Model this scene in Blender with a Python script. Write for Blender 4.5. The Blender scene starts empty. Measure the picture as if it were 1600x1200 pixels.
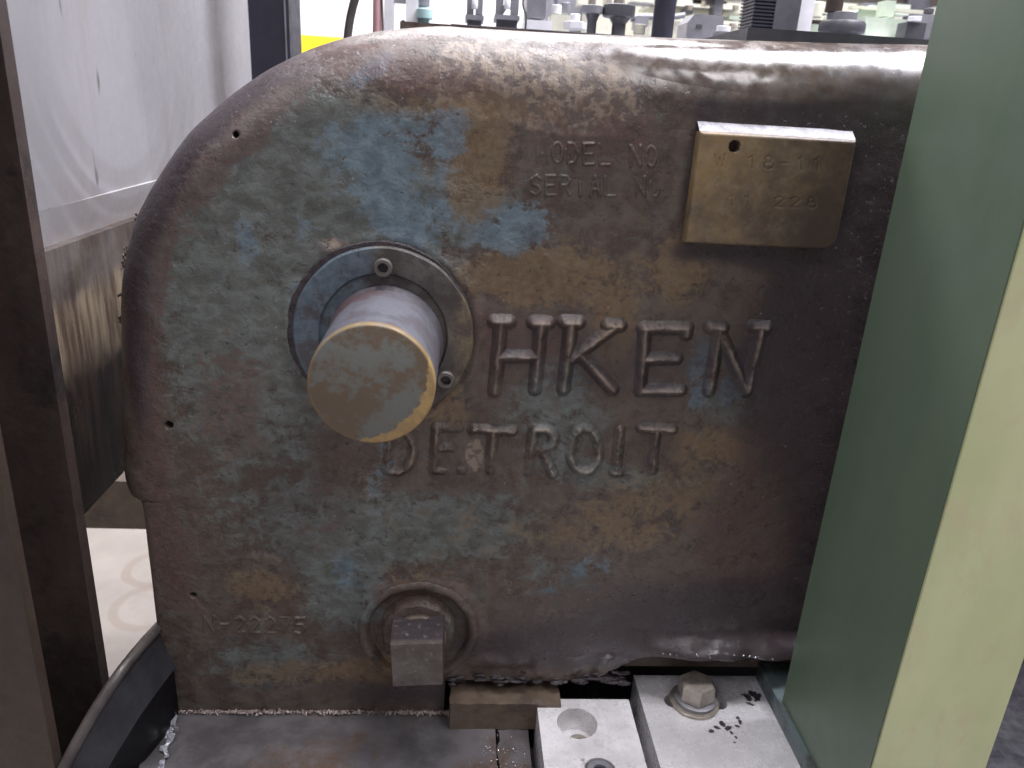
import bpy, bmesh, math, random
import numpy as np
from mathutils import Vector, Matrix, noise
random.seed(7); np.random.seed(7)
SC = bpy.context.scene
COL = SC.collection
# ------------------------------------------------------------------ camera
TH, PS, RO = math.radians(20), math.radians(4.4), math.radians(3.47)
FPX, DIST = 1202.0, .55
fw = np.array([math.sin(PS)*math.cos(TH), math.cos(PS)*math.cos(TH), -math.sin(TH)])
r0 = np.array([math.cos(PS), -math.sin(PS), 0]); u0 = np.cross(r0, fw)
rt = math.cos(RO)*r0+math.sin(RO)*u0; up = math.cos(RO)*u0-math.sin(RO)*r0
CAM = -DIST*fw
cd = bpy.data.cameras.new('camera'); cam = bpy.data.objects.new('camera', cd); COL.objects.link(cam)
cam.matrix_world = Matrix([[rt[0], up[0], -fw[0], CAM[0]], [rt[1], up[1], -fw[1], CAM[1]], [rt[2], up[2], -fw[2], CAM[2]], [0, 0, 0, 1]])
cd.sensor_width = 36; cd.lens = 36*FPX/1600; cd.clip_start = .02; cd.clip_end = 100
cd.dof.use_dof = True; cd.dof.focus_distance = .56; cd.dof.aperture_fstop = 9
SC.camera = cam
# ------------------------------------------------------------------ light
w = bpy.data.worlds.new('World'); SC.world = w; w.use_nodes = True
bg = w.node_tree.nodes['Background']; bg.inputs[0].default_value = (.88, .82, .96, 1); bg.inputs[1].default_value = .33
SC.view_settings.view_transform = 'Standard'; SC.view_settings.look = 'None'
SC.view_settings.exposure = -.1; SC.view_settings.gamma = 1


def area(name, loc, target, sx, sy, power, col=(1, .97, 1)):
    l = bpy.data.lights.new(name, 'AREA'); l.shape = 'RECTANGLE'; l.size = sx; l.size_y = sy; l.energy = power; l.color = col
    o = bpy.data.objects.new(name, l); COL.objects.link(o); o.location = loc
    o.rotation_euler = (Vector(target)-Vector(loc)).to_track_quat('-Z', 'Y').to_euler()
    return o


area('ceiling_lamp_above', (1.15, .12, 2.2), (.2, .0, 0), 1.3, 1.3, 190, (.93, .92, 1))
area('ceiling_lamp_front', (1.05, -1.25, 1.9), (.0, 0, 0), .9, .7, 22)
area('ceiling_lamp_far_left', (-1.6, -1.6, 2.3), (-.1, 0, 0), 1.2, .6, 18)
area('added_block_fill', (-.25, -.16, 2.3), (.1, -.05, -.3), .5, .25, 30)  # unseen fill light added to brighten the blocks, lip and bed
area('ceiling_lamp_rear', (-.3, 2.1, 2.6), (-.3, 2.6, 0), 2.4, 1.2, 230)
area('ceiling_lamp_left', (-1.2, .6, 2.2), (-.7, .8, -.6), 1.2, .5, 9)


def at(x, y, X=None, Y=None, Z=None):
    d = fw+rt*(x-800)/FPX-up*(y-600)/FPX
    k, v = (0, X) if X is not None else (1, Y) if Y is not None else (2, Z)
    return CAM+d*(v-CAM[k])/d[k]


# ------------------------------------------------------------------ helpers
def link(name, me, mat=None, parent=None, smooth=False):
    o = bpy.data.objects.new(name, me); COL.objects.link(o)
    if mat: me.materials.append(mat)
    if smooth:
        for p in me.polygons: p.use_smooth = True
    if parent:
        o.parent = parent
        off = Vector((0, 0, 0)); q = parent
        while q: off += q.location; q = q.parent
        o.location = -off            # meshes keep world coordinates, so textures run on from piece to piece
    return o


def tag(o, label=None, cat=None, group=None, kind=None):
    for k, v in (('label', label), ('category', cat), ('group', group), ('kind', kind)):
        if v: o[k] = v
    return o


def thing(name, loc, label, cat, group=None):
    o = bpy.data.objects.new(name, None); COL.objects.link(o); o.location = loc; o.empty_display_size = .02
    return tag(o, label, cat, group)


def done(name, bm, mat, parent=None, smooth=False, bevel=0, seg=2, autosmooth=None):
    if bevel:
        es = [e for e in bm.edges if len(e.link_faces) == 2 and e.calc_face_angle(0) > .5]
        bmesh.ops.bevel(bm, geom=es, offset=bevel, segments=seg, affect='EDGES', profile=.6, clamp_overlap=True)
    bmesh.ops.recalc_face_normals(bm, faces=bm.faces)
    me = bpy.data.meshes.new(name); bm.to_mesh(me); bm.free()
    o = link(name, me, mat, parent, False)
    if smooth or autosmooth:
        a = autosmooth or .6
        me2 = o.data
        for p in me2.polygons: p.use_smooth = True
        b2 = bmesh.new(); b2.from_mesh(me2)
        for e in b2.edges:
            if len(e.link_faces) == 2 and e.calc_face_angle(0) > a: e.smooth = False
        b2.to_mesh(me2); b2.free()
    return o


def add_box(bm, x0, x1, y0, y1, z0, z1):
    v = [bm.verts.new((x, y, z)) for x in (x0, x1) for y in (y0, y1) for z in (z0, z1)]
    for f in ((0, 1, 3, 2), (4, 6, 7, 5), (0, 4, 5, 1), (2, 3, 7, 6), (0, 2, 6, 4), (1, 5, 7, 3)):
        bm.faces.new([v[i] for i in f])


def box(name, x0, x1, y0, y1, z0, z1, mat, parent=None, bevel=.001, seg=2):
    bm = bmesh.new(); add_box(bm, x0, x1, y0, y1, z0, z1)
    return done(name, bm, mat, parent, bevel=bevel, seg=seg)


def prism(name, pts, axis, a, b, mat, parent=None, bevel=0):
    """polygon pts in the two other axes, extruded along axis from a to b"""
    bm = bmesh.new()
    def mk(p, t):
        return {'x': (t, p[0], p[1]), 'y': (p[0], t, p[1]), 'z': (p[0], p[1], t)}[axis]
    A = [bm.verts.new(mk(p, a)) for p in pts]; B = [bm.verts.new(mk(p, b)) for p in pts]
    n = len(pts)
    bm.faces.new(A); bm.faces.new(B[::-1])
    for i in range(n): bm.faces.new((A[i], A[(i+1) % n], B[(i+1) % n], B[i]))
    return done(name, bm, mat, parent, bevel=bevel)


def lathe(name, c, prof, mat, parent=None, axis='z', n=48, lump=0, cap=True, as_=.6, seed=0):
    """prof: list of (radius, height along axis)"""
    bm = bmesh.new(); rings = []
    for r, h in prof:
        ring = []
        for i in range(n):
            a = 2*math.pi*i/n
            rr = r
            if lump: rr += lump*noise.noise(Vector((math.cos(a)*3+seed, math.sin(a)*3, h*60)))
            p = {'z': (c[0]+rr*math.cos(a), c[1]+rr*math.sin(a), c[2]+h),
                 'y': (c[0]+rr*math.cos(a), c[1]+h, c[2]+rr*math.sin(a)),
                 'x': (c[0]+h, c[1]+rr*math.cos(a), c[2]+rr*math.sin(a))}[axis]
            ring.append(bm.verts.new(p))
        rings.append(ring)
    for a, b in zip(rings, rings[1:]):
        for i in range(n): bm.faces.new((a[i], a[(i+1) % n], b[(i+1) % n], b[i]))
    if cap:
        for rg in (rings[0], rings[-1]):
            try: bm.faces.new(rg)
            except ValueError: pass
    return done(name, bm, mat, parent, autosmooth=as_)


def tube(name, pts, r, mat, parent=None, n=10, sub=6):
    P = [Vector(p) for p in pts]; Q = []
    for i in range(len(P)-1):
        p0, p1, p2, p3 = P[max(i-1, 0)], P[i], P[i+1], P[min(i+2, len(P)-1)]
        for k in range(sub):
            t = k/sub
            Q.append(.5*((2*p1)+(p2-p0)*t+(2*p0-5*p1+4*p2-p3)*t*t+(3*p1-p0-3*p2+p3)*t**3))
    Q.append(P[-1])
    bm = bmesh.new(); rings = []
    for i, q in enumerate(Q):
        d = (Q[min(i+1, len(Q)-1)]-Q[max(i-1, 0)]).normalized()
        s = d.cross(Vector((.13, 1, .21))).normalized(); t = d.cross(s)
        rr = r[0]+(r[1]-r[0])*i/(len(Q)-1) if isinstance(r, tuple) else r
        rings.append([bm.verts.new(q+rr*(math.cos(2*math.pi*k/n)*s+math.sin(2*math.pi*k/n)*t)) for k in range(n)])
    for a, b in zip(rings, rings[1:]):
        for i in range(n): bm.faces.new((a[i], a[(i+1) % n], b[(i+1) % n], b[i]))
    bm.faces.new(rings[0]); bm.faces.new(rings[-1])
    return done(name, bm, mat, parent, autosmooth=1)


def hexpts(cx, cy, r, rot=0, n=6):
    return [(cx+r*math.cos(rot+i*2*math.pi/n), cy+r*math.sin(rot+i*2*math.pi/n)) for i in range(n)]


def cut(o, cutters):
    """carve real holes, bake the result into the mesh"""
    for c in cutters:
        m = o.modifiers.new('b', 'BOOLEAN'); m.operation = 'DIFFERENCE'; m.object = c; m.solver = 'EXACT'
    dg = bpy.context.evaluated_depsgraph_get()
    me = bpy.data.meshes.new_from_object(o.evaluated_get(dg))
    o.modifiers.clear(); o.data = me
    for c in cutters: bpy.data.objects.remove(c)


# ------------------------------------------------------------------ materials
class NT:
    def __init__(s, name):
        s.m = bpy.data.materials.new(name); s.m.use_nodes = True; s.t = s.m.node_tree; s.b = s.t.nodes['Principled BSDF']
        s.tc = s.t.nodes.new('ShaderNodeTexCoord').outputs['Object']

    def n(s, ty, **k):
        x = s.t.nodes.new(ty)
        for a, b in k.items(): setattr(x, a, b)
        return x

    def l(s, a, b): s.t.links.new(a, b)

    def mapped(s, sc=(1, 1, 1), loc=(0, 0, 0)):
        m = s.n('ShaderNodeMapping'); s.l(s.tc, m.inputs[0]); m.inputs['Scale'].default_value = sc; m.inputs['Location'].default_value = loc
        return m.outputs[0]

    def noise(s, scale, detail=6, rough=.6, sc=(1, 1, 1), loc=(0, 0, 0), dist=0):
        x = s.n('ShaderNodeTexNoise'); s.l(s.mapped(sc, loc), x.inputs['Vector'])
        x.inputs['Scale'].default_value = scale; x.inputs['Detail'].default_value = detail; x.inputs['Roughness'].default_value = rough
        x.inputs['Distortion'].default_value = dist
        return x.outputs[0]

    def math(s, op, a, b=0, clamp=False):
        x = s.n('ShaderNodeMath', operation=op, use_clamp=clamp)
        for i, v in enumerate((a, b)):
            if isinstance(v, (int, float)): x.inputs[i].default_value = v
            else: s.l(v, x.inputs[i])
        return x.outputs[0]

    def ramp(s, v, lo, hi, a=0., b=1.):
        x = s.n('ShaderNodeMapRange', interpolation_type='SMOOTHSTEP')
        s.l(v, x.inputs[0]); x.inputs[1].default_value = lo; x.inputs[2].default_value = hi; x.inputs[3].default_value = a; x.inputs[4].default_value = b
        return x.outputs[0]

    def mix(s, f, a, b):
        x = s.n('ShaderNodeMix', data_type='RGBA')
        if isinstance(f, (int, float)): x.inputs[0].default_value = f
        else: s.l(f, x.inputs[0])
        for i, v in ((6, a), (7, b)):
            if isinstance(v, tuple): x.inputs[i].default_value = (*v, 1)
            else: s.l(v, x.inputs[i])
        return x.outputs[2]

    def attr(s, name):
        x = s.n('ShaderNodeAttribute'); x.attribute_name = name; return x.outputs['Fac']

    def bump(s, h, strength=.5, dist=.001, prev=None):
        x = s.n('ShaderNodeBump'); x.inputs['Strength'].default_value = strength; x.inputs['Distance'].default_value = dist
        s.l(h, x.inputs['Height'])
        if prev is not None: s.l(prev, x.inputs['Normal'])
        return x.outputs[0]

    def out(s, col=None, rough=None, metal=None, normal=None, spec=None, coat=None):
        for k, v in (('Base Color', col), ('Roughness', rough), ('Metallic', metal), ('Normal', normal), ('Specular IOR Level', spec), ('Coat Weight', coat)):
            if v is None: continue
            if isinstance(v, tuple): s.b.inputs[k].default_value = (*v, 1)
            elif isinstance(v, (int, float)): s.b.inputs[k].default_value = v
            else: s.l(v, s.b.inputs[k])
        return s.m


def srgb(r, g, b):
    return tuple(((c/255)/12.92 if c/255 <= .04045 else ((c/255+.055)/1.055)**2.4) for c in (r, g, b))


def cast_paint():
    t = NT('worn_cast_paint')
    big = t.noise(18, 6, .65); mid = t.noise(52, 9, .66, sc=(1, 1, 1.15), dist=.3); fine = t.noise(210, 7, .7); grit = t.noise(900, 3, .6)
    st = t.noise(70, 8, .68, sc=(1, 1, .5), loc=(3, 1, 0))
    flat = t.noise(85, 8, .66, sc=(.8, 1, 1.15), loc=(6, 1, 2), dist=.5)
    blot = t.noise(150, 3, .5, loc=(5, 2, 9), dist=.4)
    n = t.math('ADD', t.math('MULTIPLY', mid, .50), t.math('ADD', t.math('MULTIPLY', fine, .34), t.math('MULTIPLY', big, .16)))
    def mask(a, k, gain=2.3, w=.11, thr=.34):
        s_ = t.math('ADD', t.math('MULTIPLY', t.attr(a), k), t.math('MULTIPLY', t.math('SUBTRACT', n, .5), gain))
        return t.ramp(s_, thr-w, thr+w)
    c = t.mix(t.ramp(mid, .36, .62), (.074, .053, .041), (.146, .114, .088))
    c = t.mix(t.math('MULTIPLY', t.ramp(fine, .40, .62), .40), t.mix(.35, c, (.045, .036, .034)), c)
    c = t.mix(t.math('MULTIPLY', t.ramp(st, .48, .60), .55), c, (.066, .043, .036))
    c = t.mix(t.math('MULTIPLY', t.ramp(flat, .50, .62), .45), c, (.105, .108, .100))
    g = mask('green', .62)
    c = t.mix(t.math('MULTIPLY', g, .66), c, t.mix(t.ramp(flat, .38, .64), (.078, .100, .092), (.148, .182, .178)))
    c = t.mix(t.math('MULTIPLY', mask('tan', .95, 1.5, .09), .80), c, t.mix(t.ramp(blot, .44, .56), (.27, .215, .165), (.125, .098, .084)))
    c = t.mix(t.math('MULTIPLY', mask('ochre', .66), .56), c, t.mix(t.ramp(fine, .35, .65), (.135, .088, .042), (.215, .145, .072)))
    c = t.mix(t.math('MULTIPLY', mask('blue', .64, 3.2, .13, .38), .66), c, t.mix(t.ramp(flat, .35, .65), (.085, .135, .175), (.145, .220, .275)))
    c = t.mix(t.math('MULTIPLY', mask('rust', .62), .66), c, t.mix(t.ramp(fine, .4, .65), (.068, .038, .037), (.120, .066, .056)))
    c = t.mix(t.math('MULTIPLY', mask('grime_shade', .85, 1.5, .24), .85), c, (.034, .025, .030))
    c = t.mix(t.math('MULTIPLY', t.math('MULTIPLY', t.attr('rub'), t.ramp(mid, .38, .55)), .65), c, (.235, .185, .150))
    # dark cracks and pits, pale chips
    pit = t.ramp(fine, .40, .34)
    c = t.mix(t.math('MULTIPLY', pit, .55), c, (.030, .024, .022))
    v = t.n('ShaderNodeTexVoronoi'); t.l(t.mapped(), v.inputs['Vector']); v.inputs['Scale'].default_value = 110
    sp = t.n('ShaderNodeSeparateColor'); t.l(v.outputs['Color'], sp.inputs[0])
    chip = t.math('MULTIPLY', t.math('LESS_THAN', v.outputs['Distance'], .075), t.math('GREATER_THAN', sp.outputs[0], .82))
    c = t.mix(t.math('MULTIPLY', chip, .55), c, (.36, .31, .28))
    h = t.math('ADD', t.math('MULTIPLY', mid, .7), t.math('ADD', t.math('MULTIPLY', fine, .55), t.math('MULTIPLY', grit, .08)))
    h = t.math('ADD', h, t.math('ADD', t.math('MULTIPLY', g, .22), t.math('MULTIPLY', flat, .55)))
    h = t.math('SUBTRACT', h, t.math('MULTIPLY', pit, .4))
    wet = t.math('MULTIPLY', t.attr('wet'), t.ramp(n, .30, .60, .35, 1.), True)
    nb = t.bump(t.math('MULTIPLY', h, t.math('SUBTRACT', 1., t.math('MULTIPLY', t.attr('wet'), .90, True))), .52, .0028)
    r = t.math('ADD', t.ramp(mid, .35, .65, .24, .46), t.math('MULTIPLY', wet, -.13))
    return t.out(c, r, 0, nb, t.math('ADD', .5, t.math('MULTIPLY', wet, .5)))


def steel(name, a, b, rough=(.25, .5), metal=.8, scale=60, dirt=(.06, .05, .045), dlo=.52, dhi=.68, bump=.2, stretch=(1, 1, 1), spots=0, damt=.9):
    t = NT(name)
    n = t.noise(scale, 7, .65, sc=stretch); f = t.noise(scale*5, 5, .7); d = t.noise(scale*.55, 8, .7, loc=(4, 7, 2))
    c = t.mix(t.ramp(n, .35, .65), a, b)
    m = t.ramp(d, dlo, dhi)
    c = t.mix(t.math('MULTIPLY', m, damt), c, dirt)
    if spots:
        s_ = t.ramp(t.noise(scale*3, 2, .5, loc=(1, 8, 3)), .66, .70)
        c = t.mix(t.math('MULTIPLY', s_, spots), c, (.02, .018, .02))
    r = t.math('ADD', t.ramp(f, .3, .7, rough[0], rough[1]), t.math('MULTIPLY', m, .12))
    return t.out(c, r, t.math('MULTIPLY', t.math('SUBTRACT', 1., m), metal), t.bump(t.math('ADD', f, t.math('MULTIPLY', n, .6)), bump, .0008))


M = {}
M['cast'] = cast_paint()
M['tapgrey'] = steel('grey_cap_metal', (.095, .085, .076), (.140, .130, .120), (.38, .55), .1, 40, (.11, .075, .05), .55, .7, .25, damt=.8)
M['alu'] = steel('scuffed_aluminium', (.62, .61, .61), (.84, .83, .84), (.22, .40), .25, 30, (.30, .27, .24), .52, .66, .35, spots=.15, damt=.6)
M['alu2'] = steel('pale_aluminium', (.64, .63, .64), (.78, .77, .79), (.20, .34), .25, 20, (.34, .30, .25), .58, .72, .2, spots=0, damt=.6)
M['bolt'] = steel('zinc_bolt', (.30, .27, .23), (.42, .38, .33), (.3, .45), .55, 120, (.16, .12, .08), .5, .68, .3)
M['bed'] = steel('oily_bed', (.11, .104, .108), (.19, .18, .19), (.10, .24), .45, 28, (.075, .05, .035), .47, .64, .5)
M['black'] = steel('oily_black', (.010, .009, .012), (.018, .016, .020), (.25, .4), 0, 20, (.01, .01, .012), .5, .7, .08)
M['gunk'] = steel('dark_gunk', (.022, .017, .020), (.055, .044, .048), (.15, .45), 0, 160, (.10, .085, .08), .58, .7, 1.0)
M['brown'] = steel('brown_steel', (.034, .023, .017), (.052, .035, .026), (.45, .6), .05, 25, (.028, .020, .018), .52, .70, .4, stretch=(1, 1, .4))
M['browndark'] = steel('dark_brown_steel', (.036, .025, .023), (.058, .040, .035), (.35, .6), 0, 25, (.012, .01, .01), .5, .7, .4, stretch=(1, 1, .4))
M['ledge'] = steel('brown_ledge_paint', (.10, .075, .055), (.145, .108, .078), (.3, .5), .1, 60, (.06, .042, .035), .5, .66, .5)
M['navy'] = steel('navy_paint', (.014, .014, .025), (.020, .020, .034), (.4, .55), 0, 20, (.02, .02, .028), .5, .7, .1)
M['green'] = steel('green_paint', (.100, .150, .100), (.122, .168, .118), (.34, .46), 0, 10, (.11, .145, .125), .50, .75, .12, stretch=(1, 1, .3), damt=.5)
M['teal'] = steel('teal_grey_paint', (.10, .14, .15), (.13, .17, .17), (.3, .5), 0, 40, (.035, .035, .03), .45, .6, .4)
M['grey'] = steel('grey_machine', (.19, .19, .21), (.25, .25, .27), (.35, .5), .3, 40, (.10, .09, .09), .6, .75, .2)
M['darkgrey'] = steel('dark_grey_machine', (.06, .06, .07), (.09, .09, .10), (.35, .5), .2, 40, (.04, .04, .04), .6, .75, .2)
M['cream'] = steel('cream_machine', (.48, .47, .38), (.58, .57, .47), (.4, .5), 0, 30, (.33, .30, .24), .6, .75, .1)
M['palegreen'] = steel('pale_green_machine', (.40, .47, .38), (.50, .56, .46), (.4, .5), 0, 30, (.28, .30, .24), .6, .75, .1)
M['white'] = steel('white_enamel', (.62, .62, .64), (.72, .72, .74), (.35, .5), 0, 30, (.45, .44, .44), .6, .75, .1)
M['yellow'] = steel('yellow_paint', (.75, .55, .02), (.82, .62, .03), (.4, .5), 0, 30, (.55, .42, .05), .6, .75, .1)
M['pink'] = steel('pink_hose', (.46, .27, .27), (.52, .32, .31), (.4, .5), 0, 30, (.35, .2, .2), .6, .75, .1)
M['tealplastic'] = steel('teal_fitting', (.32, .48, .48), (.40, .55, .55), (.4, .5), 0, 60, (.2, .3, .3), .6, .75, .1)
M['rubber'] = steel('dark_rubber', (.045, .038, .036), (.07, .06, .055), (.3, .5), 0, 60, (.03, .025, .02), .6, .75, .2)
M['wall'] = steel('white_wall', (.80, .80, .80), (.84, .84, .84), (.6, .7), 0, 2, (.76, .76, .76), .6, .8, .05)
M['foil'] = steel('crumpled_foil', (.45, .47, .52), (.62, .64, .70), (.15, .35), .6, 60, (.06, .06, .08), .52, .6, .6)


def yellowgreen():
    t = NT('pale_green_post_paint')
    a = t.noise(9, 5, .6, sc=(1, 1, .5)); b = t.noise(40, 6, .65, sc=(1, 1, .5), loc=(3, 3, 3)); f = t.noise(260, 4, .6)
    c = t.mix(t.ramp(a, .38, .64), (.415, .465, .25), (.50, .535, .315))
    c = t.mix(t.math('MULTIPLY', t.ramp(b, .5, .68), .5), c, (.46, .40, .27))
    c = t.mix(t.math('MULTIPLY', t.ramp(t.noise(24, 3, .5, sc=(1, 1, .35), loc=(7, 2, 5)), .64, .74), .45), c, (.26, .22, .14))
    return t.out(c, t.ramp(f, .3, .7, .42, .58), 0, t.bump(f, .1, .0006))


M['yg'] = yellowgreen()


def panel_white():
    t = NT('smeared_white_panel')
    a = t.noise(5, 5, .6, sc=(1, 1, .45)); s1 = t.noise(34, 5, .6, sc=(1, 1, .13)); f = t.noise(130, 5, .6)
    c = t.mix(t.ramp(a, .38, .62), (.37, .365, .385), (.45, .44, .46))
    c = t.mix(t.math('MULTIPLY', t.ramp(s1, .50, .72), .35), c, (.33, .29, .265))
    sp = t.n('ShaderNodeSeparateXYZ'); t.l(t.tc, sp.inputs[0])
    # oily splash marks
    s2 = t.ramp(t.noise(42, 3, .45, sc=(1, 1, .30), loc=(8, 1, 4)), .665, .72)
    c = t.mix(t.math('MULTIPLY', s2, .75), c, (.16, .14, .14))
    dy = t.math('SUBTRACT', sp.outputs['Y'], .20); dz = t.math('SUBTRACT', sp.outputs['Z'], .235)
    d = t.math('SQRT', t.math('ADD', t.math('MULTIPLY', dy, dy), t.math('MULTIPLY', dz, dz)))
    for r_, w_, k_ in ((.150, .006, .45), (.172, .010, .5), (.128, .008, .22), (.195, .007, .4)):
        ring = t.ramp(t.math('ABSOLUTE', t.math('SUBTRACT', d, r_)), w_*.6, w_*1.5, k_, 0.)
        ring = t.math('MULTIPLY', ring, t.math('MULTIPLY', t.ramp(a, .38, .6, .25, 1.), t.ramp(sp.outputs['Z'], .14, .21, 1., .1)))
        c = t.mix(ring, c, (.26, .235, .23))
    low = t.math('ADD', t.ramp(sp.outputs['Z'], .02, .20, 1., 0.), t.math('MULTIPLY', t.math('SUBTRACT', t.noise(12, 5, .6, loc=(2, 2, 2)), .5), 1.6))
    low = t.math('MULTIPLY', t.ramp(low, .45, 1.1), .65)
    c = t.mix(low, c, (.31, .265, .235))
    return t.out(c, t.ramp(f, .3, .7, .3, .5), 0, t.bump(a, .2, .004))


def apron():
    t = NT('streaked_apron')
    sp = t.n('ShaderNodeSeparateXYZ'); t.l(t.tc, sp.inputs[0])
    st = t.noise(62, 6, .65, sc=(1, 1, .10)); a = t.noise(16, 6, .65)
    base = t.mix(t.ramp(st, .42, .62), (.24, .19, .13), (.075, .05, .037))
    # lower part turns black along an uneven, streaky edge
    e = t.math('ADD', sp.outputs['Z'], t.math('MULTIPLY', t.math('SUBTRACT', t.noise(20, 4, .6, loc=(1, 1, 6)), .5), .045))
    e = t.math('ADD', e, t.math('MULTIPLY', t.math('SUBTRACT', st, .5), .05))
    low = t.ramp(e, -.040, -.012, 1., 0.)
    top = t.ramp(t.math('ADD', sp.outputs['Z'], t.math('MULTIPLY', t.math('SUBTRACT', a, .5), .05)), .018, .04)
    c = t.mix(t.math('MULTIPLY', top, .85), base, t.mix(t.ramp(a, .4, .6), (.09, .078, .078), (.035, .027, .026)))
    c = t.mix(low, c, t.mix(t.ramp(st, .5, .62), (.016, .011, .012), (.04, .024, .02)))
    return t.out(c, t.ramp(a, .3, .7, .22, .5), 0, t.bump(st, .3, .002))


def floor_mat():
    t = NT('pale_workshop_floor')
    a = t.noise(5, 5, .6); b = t.noise(25, 6, .6)
    c = t.mix(t.ramp(a, .4, .62), (.25, .225, .20), (.31, .28, .25))
    c = t.mix(t.math('MULTIPLY', t.ramp(b, .5, .7), .3), c, (.33, .28, .24))
    sp = t.n('ShaderNodeSeparateXYZ'); t.l(t.tc, sp.inputs[0])
    for cx, cy, r in ((at(247, 888, Z=-.6)[0], at(247, 888, Z=-.6)[1], .050), (at(236, 948, Z=-.6)[0], at(236, 948, Z=-.6)[1], .055)):
        dx = t.math('SUBTRACT', sp.outputs['X'], cx); dy = t.math('SUBTRACT', sp.outputs['Y'], cy)
        d = t.math('SQRT', t.math('ADD', t.math('MULTIPLY', dx, dx), t.math('MULTIPLY', dy, dy)))
        d = t.math('ADD', d, t.math('MULTIPLY', t.math('SUBTRACT', b, .5), .008))
        ring = t.ramp(t.math('ABSOLUTE', t.math('SUBTRACT', d, r)), .0055, .009, .6, 0.)
        c = t.mix(ring, c, (.22, .18, .15))
    return t.out(c, .6, 0, t.bump(b, .1, .002))


M['panel'] = panel_white(); M['apron'] = apron(); M['floor'] = floor_mat()


def brass():
    t = NT('worn_brass')
    a = t.noise(30, 7, .65); f = t.noise(160, 7, .7); g = t.noise(45, 7, .72, loc=(4, 4, 4))
    sp = t.n('ShaderNodeSeparateXYZ'); t.l(t.tc, sp.inputs[0])
    c = t.mix(t.ramp(a, .38, .62), (.235, .165, .078), (.165, .125, .078))
    c = t.mix(t.math('MULTIPLY', t.ramp(f, .50, .62), .45), c, (.26, .215, .15))
    # grime settles to the lower right corner of the plate
    k = t.math('ADD', t.math('MULTIPLY', t.math('SUBTRACT', sp.outputs['X'], .165), 11), t.math('MULTIPLY', t.math('SUBTRACT', .150, sp.outputs['Z']), 8))
    k = t.math('ADD', k, t.math('MULTIPLY', t.math('SUBTRACT', g, .5), 2.6))
    c = t.mix(t.math('MULTIPLY', t.ramp(k, -.75, .65), .90), c, (.050, .034, .026))
    c = t.mix(t.attr('stamp'), c, (.07, .045, .03))
    # slanting upper edge, overhead gleam painted in as pale grey
    up_ = t.math('MULTIPLY', t.ramp(sp.outputs['Z'], .1782, .1792), 1.)
    c = t.mix(up_, c, t.mix(t.ramp(f, .35, .65), (.26, .25, .27), (.52, .52, .56)))
    return t.out(c, t.ramp(f, .3, .7, .36, .52), .0, t.bump(t.math('ADD', f, a), .3, .0012))


def cap_mat():
    t = NT('cap_paint')
    a = t.noise(32, 6, .65); f = t.noise(150, 7, .7); g = t.noise(26, 5, .6, loc=(3, 6, 1))
    n = t.math('ADD', t.math('MULTIPLY', a, .6), t.math('MULTIPLY', f, .4))
    sp = t.n('ShaderNodeSeparateXYZ'); t.l(t.tc, sp.inputs[0])
    dx = t.math('SUBTRACT', sp.outputs['X'], -.089); dz = t.math('SUBTRACT', sp.outputs['Z'], .029)
    r = t.math('SQRT', t.math('ADD', t.math('MULTIPLY', dx, dx), t.math('MULTIPLY', dz, dz)))
    side = t.mix(t.ramp(a, .42, .6), (.108, .110, .128), (.082, .076, .086))
    side = t.mix(t.math('MULTIPLY', t.ramp(g, .55, .68), .7), side, (.085, .042, .042))
    face = t.mix(t.ramp(n, .46, .56), (.102, .076, .050), (.118, .126, .116))
    # paint worn to yellow primer round the rim, most at the right
    k = t.math('ADD', t.math('MULTIPLY', r, 70), t.math('ADD', t.math('MULTIPLY', dx, 20), t.math('MULTIPLY', dz, -12)))
    k = t.math('ADD', k, t.math('MULTIPLY', t.math('SUBTRACT', a, .5), 2.0))
    rim = t.math('MAXIMUM', t.ramp(k, 2.78, 2.88), t.math('MULTIPLY', t.ramp(r, .0353, .0368), .5))
    y = t.ramp(sp.outputs['Y'], -.087, -.084, 1., 0.)
    col = t.mix(rim, face, t.mix(t.ramp(f, .4, .6), (.34, .23, .09), (.26, .18, .08)))
    col = t.mix(y, side, col)
    return t.out(col, t.ramp(f, .3, .7, .38, .56), 0, t.bump(t.math('ADD', f, a), .35, .0012), .5)


def plug_mat():
    t = NT('plug_grease_shade')
    a = t.noise(60, 7, .65); f = t.noise(220, 6, .65)
    sp = t.n('ShaderNodeSeparateXYZ'); t.l(t.tc, sp.inputs[0])
    c = t.mix(t.ramp(a, .38, .62), (.090, .077, .068), (.130, .116, .105))
    # grease, with shade painted into the faces behind the front
    k = t.math('ADD', sp.outputs['Y'], t.math('MULTIPLY', t.math('SUBTRACT', a, .5), .012))
    c = t.mix(t.math('MULTIPLY', t.ramp(k, -.0415, -.036), .85), c, (.045, .036, .042))
    c = t.mix(t.math('MULTIPLY', t.ramp(f, .58, .68), .5), c, (.26, .24, .22))
    return t.out(c, t.ramp(f, .3, .7, .35, .55), 0, t.bump(t.math('ADD', a, f), .5, .0016))


M['plug'] = plug_mat(); M['brass'] = brass(); M['cap'] = cap_mat()

# ------------------------------------------------------------------ setting
def plane(name, x0, x1, y0, y1, z, mat):
    bm = bmesh.new(); bm.faces.new([bm.verts.new(p) for p in ((x0, y0, z), (x1, y0, z), (x1, y1, z), (x0, y1, z))])
    return tag(done(name, bm, mat), kind='structure')


FL = -.6
plane('floor', -6, 6, -4, 5, FL, M['floor'])
wl = box('back_wall', -6, 6, 4.2, 4.3, FL+.002, 4.5, M['wall'], bevel=0); tag(wl, kind='structure')

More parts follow.
